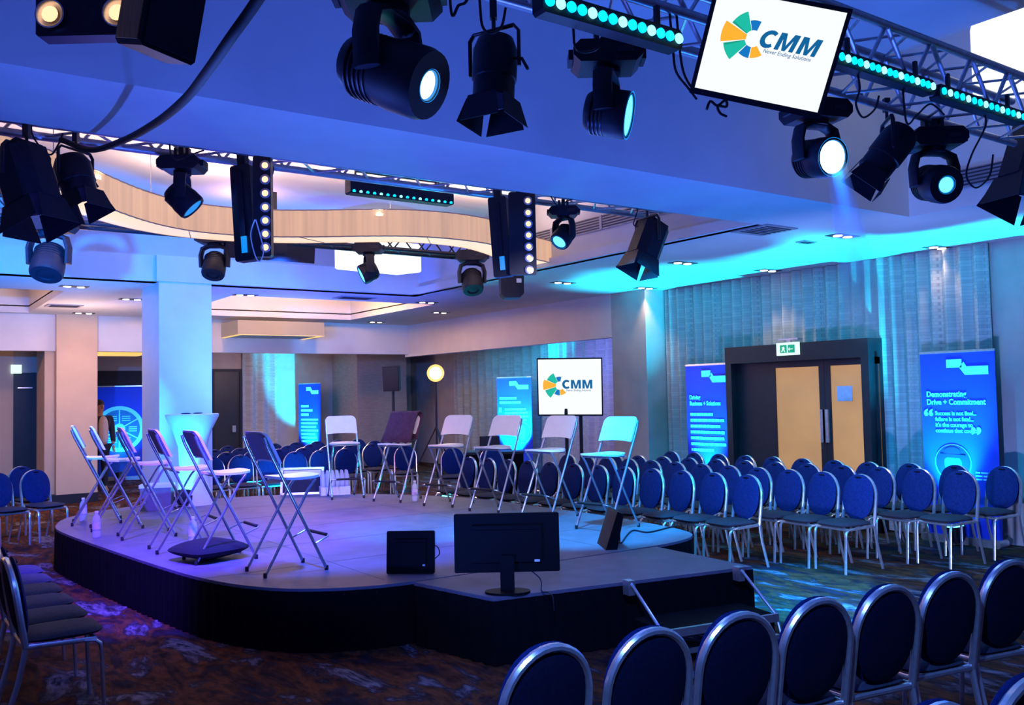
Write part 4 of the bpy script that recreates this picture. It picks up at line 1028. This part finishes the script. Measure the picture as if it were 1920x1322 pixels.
def d_quote(t, p, T, R_, w, h):
    lines(R_, .06, (.40, .50), h - .45, .09, .05); R_(.04, .10, h - .72, h - .62, name='small_print'); lines(R_, .18, (.5, .55, .58, .52), h - .68, .075, .04)
    cx, cz = .60 - w / 2, h - 1.15
    MB().prism([(cx + .19 * math.cos(a * PI / 24), cz + .22 * math.sin(a * PI / 24)) for a in range(48)], -.0055, -.0032, 'y').build('portrait_ring', m_ink, p, False)
    MB().prism([(cx + .175 * math.cos(a * PI / 24), cz + .205 * math.sin(a * PI / 24)) for a in range(48)], -.0075, -.0056, 'y').build('portrait_ground', m_darkink, p, False)
    MB().prism([(cx + .09 * math.cos(a * PI / 24) - .02, cz + .16 * math.sin(a * PI / 24)) for a in range(48)], -.0095, -.0076, 'y').build('portrait_face', m_cyanink, p, False)
yb = (PX(1287, 700, 9.5).y + PX(1368, 700, 9.5).y) / 2
banner('blue roll-up banner headed Driving, left of the double doors', (9.5, yb, 0), -PI / 2, design=d_driving)
yb2 = (PX(1730, 700, 9.5).y + PX(1862, 700, 9.5).y) / 2
banner('blue roll-up banner headed Demonstrating with round portrait, at the right edge', (9.5, yb2, 0), -PI / 2, design=d_demo)
yb4 = PX(985, 700, 11.3).y
banner('blue roll-up banner partly behind the standing screen', (11.0, yb4, 0), -PI / 2 + .45, design=d_quote)
p3 = PY(580, 730, 20.3)
banner('blue roll-up banner in the far room above the back rows', (p3.x, 20.3, 0), -1.3, design=d_plain)
p5 = PY(222, 740, 21.2)
banner('wide blue display with round chart wheel, seen between the columns', (p5.x - .1, 21.2, 0), -.3, w=2.3, design=d_wheel)

# floor uplights washing banners, curtains and column
def uplight(label, loc, aim, col, power, deg=50):
    t = thing('floor_uplight', label, 'uplight', loc); d = (Vector(aim) - Vector(loc)).normalized(); q = d.to_track_quat('Z', 'Y').to_matrix().to_4x4()
    MB().lathe([(.05, -.1), (.08, -.06), (.09, .06), (.085, .065)], 18, Tr(0, 0, .13) @ q).build('can', m_black, t)
    MB().lathe([(.001, .066), (.08, .066), (.08, .06)], 18, Tr(0, 0, .13) @ q).build('lens', e_par, t)
    MB().tube([(-.1, 0, .13), (-.1, 0, .01), (.1, 0, .01), (.1, 0, .13)], .008).build('bracket', m_blackm, t)
    spot('uplight_beam', Vector(loc) + Vector((0, 0, .13)) + d * .09, aim, col, power, deg, .7, .05)
    return t
uplight('floor uplight at the foot of the left roll-up banner', (9.36, yb, 0), (9.05, yb, 3.2), (0, .66, 1), 1800, 66)
uplight('floor uplight at the foot of the right roll-up banner', (9.36, yb2, 0), (9.08, yb2 + .35, 3.2), (0, .66, 1), 2300, 70)
uplight('floor uplight before the banner behind the standing screen', (10.7, yb4 - .1, 0), (11.3, yb4 + .1, 2.6), (0, .66, 1), 6000, 70)
uplight('floor uplight before the banner of the far room', (p3.x - .2, 19.9, 0), (p3.x + .15, 21.0, 2.6), (0, .66, 1), 1600, 60)
uplight('floor uplight before the wide wheel display', (p5.x - .1, 20.6, 0), (p5.x, 21.6, 2.4), (0, .5, 1), 190, 90)
uplight('floor uplight on the stage below the blue column', (3.05, 11.2, SZ), (3.25, 11.95, 2.9), (0, .42, 1), 150, 90)
uplight('glowing cyan floor uplight behind the jacket stool', (7.05, 11.75, 0), (5.6, 9.5, 1.8), (0, .8, 1), 200, 90)
uplight('floor uplight lighting the back rows left of the far banner', (5.1, 12.35, 0), (5.1, 13.4, 1.2), (0, .5, 1), 250, 95)

# ------------------------------------------------------------------ things on the stage
tb = thing('cocktail_table', 'tall cocktail table in white stretch cover beside the blue column', 'table', (3.22, 11.42, SZ))
prof = [(.31, 0), (.30, .02), (.24, .2), (.19, .45), (.20, .7), (.27, .9), (.37, 1.07), (.375, 1.10), (.36, 1.105)]
MB().lathe([(r_ * .84, z_) for r_, z_ in prof], 40).build('stretch_cover', m_stretch, tb)
for dx, dy, lb in ((-.08, -.02, 'dark small item on the cocktail table, left one'), (.08, .03, 'dark small item on the cocktail table, right one')):
    tag(MB().pad(.06, .03, .008, T=Tr(3.22 + dx, 11.42 + dy, SZ + 1.113)).build('table_item', m_black), lb, 'small item')
# floor cushion
cu = PZ(400, 1052, SZ)
tag(MB().pad(.26, .25, .085, e=5, ez=1.5, n=48, k=14, T=Tr(cu.x, cu.y + .12, SZ + .086) @ Rz(.3)).build('floor_cushion', m_cushion), 'black square cushion lying on the stage by the left stools', 'cushion')
# bottles
def bottle():
    t = thing('water_bottle', '', 'bottle')
    MB().lathe([(.030, 0), (.033, .006), (.033, .05), (.031, .055), (.033, .06), (.033, .14), (.028, .165), (.013, .19), (.013, .2)], 18).build('body', m_water, t)
    MB().lathe([(.0336, .07), (.0336, .125)], 18, cap=False).build('label_band', m_label, t)
    MB().lathe([(.015, .2), (.015, .215)], 12).build('cap', m_white, t); return t
bo = bottle(); register(None); used = []
for (x, y), lb in (((181, 1008), 'clear water bottle nearest the left stage edge'), ((156, 977), 'clear water bottle behind the other one at the left stage corner'), ((362, 1022), 'clear water bottle before the black cushion'),
                   ((778, 940), 'clear water bottle at the stage back below the jacket stool')):
    p = PZ(x, y, SZ); place(bo, used, (p.x, p.y, SZ), 0, lb, 'water bottles on the stage', scale=1.15)
pk = thing('bottle_pack', 'shrink-wrapped pack of water bottles behind the back stool', 'bottle pack', (4.98, 11.16, SZ), -.3)
b = MB()
for i in range(6):
    for j in range(3): b.lathe([(.032, 0), (.034, .06), (.033, .15), (.02, .19), (.014, .23)], 10, Tr(-.17 + i * .068, -.07 + j * .068, .12))
pk.scale = (.9,) * 3
pk_b = b.build('bottles', m_water, pk); MB().box(-.215, .21, -.115, .115, 0, .12).build('crate', m_white, pk, False)
# framed white board leaning
p = PZ(570, 934, SZ)
fb = thing('framed_board', 'silver-framed white screen lying against the back rows', 'board', (4.63, 11.42, SZ), -.5)
MB().box(-.27, .27, -.01, .01, 0, .36, Rx(-.35)).build('panel', m_suit, fb, False)
MB().box(-.28, .28, -.015, .015, .34, .37, Rx(-.35)).box(-.28, .28, -.015, .015, -.0, .03, Rx(-.35)).box(-.28, -.25, -.015, .015, 0, .37, Rx(-.35)).box(.25, .28, -.015, .015, 0, .37, Rx(-.35)).build('frame', m_alu, fb, False)
MB().box(-.24, .24, -.014, -.011, .24, .33, Rx(-.35)).build('white_strip', m_white, fb, False)
# crate seen between left stools
p = PZ(283, 945, SZ)
cr = thing('plastic_crate', 'grey crate with white lid behind the left stools', 'crate', (2.75, 11.2, SZ), -.4)
MB().box(-.17, .17, -.12, .12, 0, .26).build('body', mat('crate_plastic', (.15, .17, .18), .6, noise=.1), cr, False); MB().box(-.18, .18, -.13, .13, .26, .30).build('lid', m_white, cr, False)

# monitors
def monitor_back(label, c, rz, w, h, z0, stand=True, tilt=0):
    t = thing('monitor', label, 'monitor', (c[0], c[1], SZ), rz); T = Tr(0, 0, z0) @ Rx(tilt)
    sh_ = MB().cbox(-w / 2, w / 2, .0, .028, 0, h, .008, T).build('casing', m_mon, t)
    MB().box(-w * .33, w * .33, -.022, 0, h * .18, h * .80, T).build('rear_housing', m_mon, sh_, False)
    MB().box(-w * .30, w * .30, -.0235, -.022, h * .72, h * .735, T).build('vent_slot', m_cloth, sh_, False)
    MB().box(w * .26, w * .31, -.024, -.022, h * .18, h * .22, T).build('rear_sticker', m_white, sh_, False)
    MB().box(-w / 2 + .015, w / 2 - .015, .028, .030, .015, h - .015, T).build('display', m_cloth, t, False)
    if stand:
        MB().cbox(-.045, .045, -.045, -.02, 0.01, z0 + h * .3, .008).build('stand_post', m_mon, t)
        MB().prism([(a * .145, b * .095 - .03) for a, b in [(math.cos(k * PI / 16), math.sin(k * PI / 16)) for k in range(32)]], 0, .015).build('stand_base', m_mon, t)
    return t
c1 = PZ(952, 1110, SZ)
monitor_back('large black monitor seen from behind on the front platform', (c1.x, c1.y), -th, .675, .375, .125)
c2 = PZ(765, 1078, SZ)
monitor_back('small black monitor seen from behind at the platform corner', (c2.x + .02, c2.y), -th - .05, .345, .30, .005, False, -.12)
MB().tube([(0, 0, 0)] * 2, .001) if False else None
cable('monitor_cable', 'thin cable hanging from the large monitor over the platform edge', [(c1.x + .1, c1.y - .05, .58), (c1.x + .17, c1.y - .12, .50), (c1.x + .15, c1.y - .16, .432), (c1.x + .16, c1.y - .22, .43), (c1.x + .13, c1.y - .30, .425), (c1.x + .12, c1.y - .325, .34)], .004)
cable('monitor_cable', 'pale looped cable at the right edge of the small monitor', [Vector((c2.x, c2.y, SZ)) + rgt * .165 + fwd * .03 + Vector((0, 0, .20)), Vector((c2.x, c2.y, SZ)) + rgt * .19 + Vector((0, -.04, .20)), Vector((c2.x, c2.y, SZ)) + rgt * .205 + Vector((0, -.04, .15)), Vector((c2.x, c2.y, SZ)) + rgt * .17 + Vector((0, -.03, .11))], .004)
c3 = PZ(1148, 1026, SZ)
m3 = thing('wedge_monitor', 'dark stage monitor seen side-on at the right, beside the last stool', 'monitor', (c3.x, c3.y + .05, SZ), -th + .1)
MB().prism([(-.05, 0), (.04, 0), (.10, .28), (.055, .30)], -.17, .17, 'y').build('casing', m_mon, m3, False)
MB().prism([(-.058, .0), (-.050, .0), (.053, .30), (.045, .30)], -.18, .18, 'y').build('display', m_mon, m3, False)
MB().tube([(.08, .1, .15), (.12, .1, .10), (.12, .1, .01), (.05, .05, .01)], .006).build('cable_tail', m_mon, m3)
cable('floor_cable', 'black cable lying on the right side of the stage deck', [PZ(1165, 1018, SZ + .008), PZ(1185, 995, SZ + .008), PZ(1215, 998, SZ + .008), PZ(1250, 990, SZ + .008), PZ(1270, 985, SZ + .008)], .007)
# jacket over a stool
jx, jy = 5.28, 9.95; f = Vector((-.95, -.45)).normalized(); rz = math.atan2(-f.x, f.y)
T = Tr(jx, jy, SZ) @ Rz(rz)
prof_ = [(.016, .70), (-.045, .82), (-.10, .93), (-.165, 1.055), (-.205, 1.07), (-.245, 1.045), (-.20, .93), (-.15, .83), (-.10, .74)]
b = MB(); vs = []; fs = []; nx = 13
for i in range(nx):
    x = -.21 + .42 * i / (nx - 1)
    for k, (y, z) in enumerate(prof_):
        wob = .010 * math.sin(i * 1.3 + k * .9); ww = 1 + .10 * (abs(k - 3.5) / 4) ** 2
        vs.append((x * ww, y + wob + .022, z + (.012 * math.sin(i * 2.1) if k in (0, 8) else 0)))
k_ = len(prof_)
for i in range(nx - 1):
    for k in range(k_ - 1): fs.append((i * k_ + k, (i + 1) * k_ + k, (i + 1) * k_ + k + 1, i * k_ + k + 1))
b.add(vs, fs, T); jk = b.build('jacket', m_jacket)
so_ = jk.modifiers.new('thickness', 'SOLIDIFY'); so_.thickness = .014; so_.offset = 1
tag(jk, 'dark maroon jacket draped over the back of a stage stool', 'jacket')

# ------------------------------------------------------------------ far things
sx_, sy_ = 8.35, 15.9
ss = thing('speaker_stand', 'black pole stand carrying the loudspeaker behind the stage', 'stand', (sx_, sy_, 0))
MB().tube([(0, 0, .1), (0, 0, 1.82)], .028).build('pole', m_black, ss); MB().lathe([(.05, 1.1), (.05, 1.2)], 12).build('collar', m_black, ss)
for k in range(3): MB().tube([(0, 0, .75), (.5 * math.cos(k * 2.1), .5 * math.sin(k * 2.1), .02)], .016).build('leg', m_black, ss)
spk = thing('loudspeaker', 'black loudspeaker angled on the pole stand behind the stage', 'loudspeaker', (sx_, sy_, 1.81), -.75, None)
MB().prism([(-.16, -.14), (.16, -.14), (.12, .16), (-.12, .16)], 0, .48, 'z', Rx(.12)).build('cabinet', m_black, spk, False); MB().box(-.15, .15, -.155, -.145, .03, .45, Rx(.12)).build('grille', m_blackm, spk, False)
lx, ly = 9.0, 15.35
ls = thing('lamp_stand', 'black tripod stand holding the bright yellow lamp', 'stand', (lx, ly, 0))
MB().tube([(0, 0, .1), (0, 0, 2.0)], .022).build('pole', m_black, ls)
for k in range(3): MB().tube([(0, 0, 1.1), (.55 * math.cos(k * 2.1 + .4), .55 * math.sin(k * 2.1 + .4), .02)], .015).build('leg', m_black, ls)
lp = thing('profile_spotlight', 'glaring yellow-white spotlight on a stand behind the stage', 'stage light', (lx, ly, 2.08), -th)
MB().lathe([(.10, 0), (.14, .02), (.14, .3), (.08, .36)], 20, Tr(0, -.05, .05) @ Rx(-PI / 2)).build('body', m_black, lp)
MB().lathe([(.001, -.008), (.12, -.008), (.12, .0)], 24, Tr(0, -.05, .05) @ Rx(-PI / 2)).build('lens', e_sun, lp); MB().lathe([(.121, -.006), (.165, -.02), (.17, .0), (.121, .004)], 24, Tr(0, -.05, .05) @ Rx(-PI / 2), cap=False).build('glow_ring', e_halo, lp)  # outer ring glows in place of the haze halo around the lens
MB().tube([(-.15, .1, .05), (-.15, .1, -.06), (.15, .1, -.06), (.15, .1, .05)], .01).build('yoke', m_blackm, lp)
spot('profile_beam', Vector((lx, ly, 2.13)) - fwd * .1, (3.6, 8.0, .8), (1, .78, .42), 60, 40)
# small table with laptop behind
tt = thing('control_table', 'dark covered table with equipment behind the stage', 'table', (8.55, 12.7, 0), -.6)
MB().box(-.5, .5, -.25, .25, .70, .74).build('tabletop', m_black, tt, False); MB().box(-.49, .49, -.24, .24, .03, .70).build('cloth', m_cloth, tt, False)
lt = thing('laptop', 'open dark laptop on the table behind the stage', 'laptop', (8.5, 12.75, .745), -.6)
MB().box(-.16, .16, -.11, .11, 0, .018).build('keyboard', m_black, lt, False); MB().box(-.17, .17, .10, .112, .018, .24).build('lid', m_black, lt, False)
# person between the columns
hp = PY(187, 752, 18.35); gx, gy = hp.x, 18.35
pn = thing('person', 'person in dark jacket and pale shirt standing half behind the tan column', 'person', (gx, gy, 0), .25)
pn.scale = (1, 1, 1)
def skin(name, verts, edges, m, parent, sub=1):
    me = bpy.data.meshes.new(name); me.from_pydata([v[:3] for v in verts], edges, []); o = bpy.data.objects.new(name, me); C.objects.link(o); o.parent = parent; me.materials.append(m)
    md = o.modifiers.new('skin', 'SKIN'); md.use_smooth_shade = True
    for i, v in enumerate(verts): me.skin_vertices[0].data[i].radius = v[3:5]
    me.skin_vertices[0].data[0].use_root = True
    s_ = o.modifiers.new('sub', 'SUBSURF'); s_.levels = sub; s_.render_levels = sub; return o
V = [(0, 0, .95, .12, .08), (0, 0, 1.15, .11, .075), (0, 0, 1.34, .12, .07), (0, 0, 1.46, .055, .05), (0, -.01, 1.54, .062, .07), (0, -.015, 1.62, .082, .10), (0, -.005, 1.68, .068, .085),
     (.19, 0, 1.38, .04, .04), (.24, .02, 1.14, .042, .042), (.22, -.08, .90, .034, .034), (-.19, 0, 1.38, .04, .04), (-.24, .02, 1.14, .042, .042), (-.22, -.08, .90, .034, .034),
     (.09, 0, .86, .09, .09), (.10, -.01, .48, .06, .06), (.10, .02, .09, .045, .05), (.10, -.12, .04, .04, .03), (-.09, 0, .86, .09, .09), (-.10, -.01, .48, .06, .06), (-.10, .02, .09, .045, .05), (-.10, -.12, .04, .04, .03)]
Eg = [(0, 1), (1, 2), (2, 3), (3, 4), (4, 5), (5, 6), (2, 7), (7, 8), (8, 9), (2, 10), (10, 11), (11, 12), (0, 13), (13, 14), (14, 15), (15, 16), (0, 17), (17, 18), (18, 19), (19, 20)]
skin('body', V, Eg, m_skin, pn)
JK = [(0, .012, .84, .175, .125), (0, .012, 1.12, .155, .115), (0, .01, 1.36, .175, .115), (0, .01, 1.44, .09, .075), (.20, .005, 1.40, .075, .07), (.25, .025, 1.14, .058, .058), (.23, -.07, .93, .045, .045), (-.20, .005, 1.40, .075, .07), (-.25, .025, 1.14, .058, .058), (-.23, -.07, .93, .045, .045)]
skin('jacket', JK, [(0, 1), (1, 2), (2, 3), (2, 4), (4, 5), (5, 6), (2, 7), (7, 8), (8, 9)], m_suit, pn)
MB().pad(.095, .25, .04, e=2.6, T=Tr(.02, -.105, 1.19) @ Rx(PI / 2 - .05)).build('shirt', m_shirt, pn)
skin('trousers', [(0, 0, .92, .16, .12), (.095, 0, .84, .1, .1), (.10, 0, .48, .075, .075), (.10, .02, .1, .06, .06), (-.095, 0, .84, .1, .1), (-.10, 0, .48, .075, .075), (-.10, .02, .1, .06, .06)], [(0, 1), (1, 2), (2, 3), (0, 4), (4, 5), (5, 6)], m_suit, pn)
MB().pad(.086, .108, .10, e=2, ez=2, T=Tr(0, .022, 1.655)).build('hair', m_hair, pn)
fc = MB().pad(.012, .02, .022, e=2, ez=2, T=Tr(0, -.115, 1.63)).build('nose', m_skin, pn)
MB().pad(.012, .005, .006, e=2, ez=2, T=Tr(-.03, -.103, 1.655)).pad(.012, .005, .006, e=2, ez=2, T=Tr(.03, -.103, 1.655)).build('eyes', m_hair, pn)
MB().pad(.024, .005, .006, e=2, ez=2, T=Tr(0, -.103, 1.59)).build('mouth', m_jacket, pn)
hd = MB()
for s in (-1, 1):
    hd.pad(.022, .03, .045, e=2.5, T=Tr(s * .22, -.085, .845))
    for k, l in enumerate((.055, .065, .06, .05)): hd.tube([(s * (.205 + k * .011), -.085 - .008 * k, .81), (s * (.205 + k * .011), -.098 - .008 * k, .81 - l * .6), (s * (.205 + k * .01), -.092 - .008 * k, .81 - l)], .0065)
    hd.tube([(s * .205, -.11, .86), (s * .195, -.125, .83), (s * .195, -.125, .805)], .007)
hd.build('hands', m_skin, pn)

# haze caught in the beam of the brightest moving head
vm = bpy.data.materials.new('beam_haze'); vm.use_nodes = True; nt = vm.node_tree; nt.nodes.remove(nt.nodes['Principled BSDF'])
vs_ = nt.nodes.new('ShaderNodeVolumeScatter'); vs_.inputs['Density'].default_value = 1.6; vs_.inputs['Anisotropy'].default_value = .2; vs_.inputs['Color'].default_value = (.8, .9, 1, 1)
nt.links.new(vs_.outputs[0], nt.nodes['Material Output'].inputs['Volume'])
la = PY(1566, 300, 2.75); lb_ = Vector((9.62, 6.25, 2.05)); dd = (lb_ - la).normalized(); LL = (lb_ - la).length * .70
gm = nt.nodes.new('ShaderNodeNewGeometry'); sb = nt.nodes.new('ShaderNodeVectorMath'); sb.operation = 'SUBTRACT'; sb.inputs[1].default_value = la
dt = nt.nodes.new('ShaderNodeVectorMath'); dt.operation = 'DOT_PRODUCT'; dt.inputs[1].default_value = dd
mr = nt.nodes.new('ShaderNodeMapRange'); mr.inputs['From Min'].default_value = 0; mr.inputs['From Max'].default_value = LL; mr.inputs['To Min'].default_value = 2.2; mr.inputs['To Max'].default_value = 0
nt.links.new(gm.outputs['Position'], sb.inputs[0]); nt.links.new(sb.outputs[0], dt.inputs[0]); nt.links.new(dt.outputs['Value'], mr.inputs['Value']); nt.links.new(mr.outputs[0], vs_.inputs['Density'])
bmh = MB().lathe([(.05, .06), (.05 + LL * .035, LL)], 32, Tr(*la) @ dd.to_track_quat('Z', 'Y').to_matrix().to_4x4()).build('haze', vm)
tag(bmh, 'soft blue haze beam slanting from the brightest moving head towards the double doors', 'haze', kind='stuff')
spot('moving_head_haze_beam', la + dd * .05, lb_, (0, .15, 1), 3600, 5.2, .8, .03)
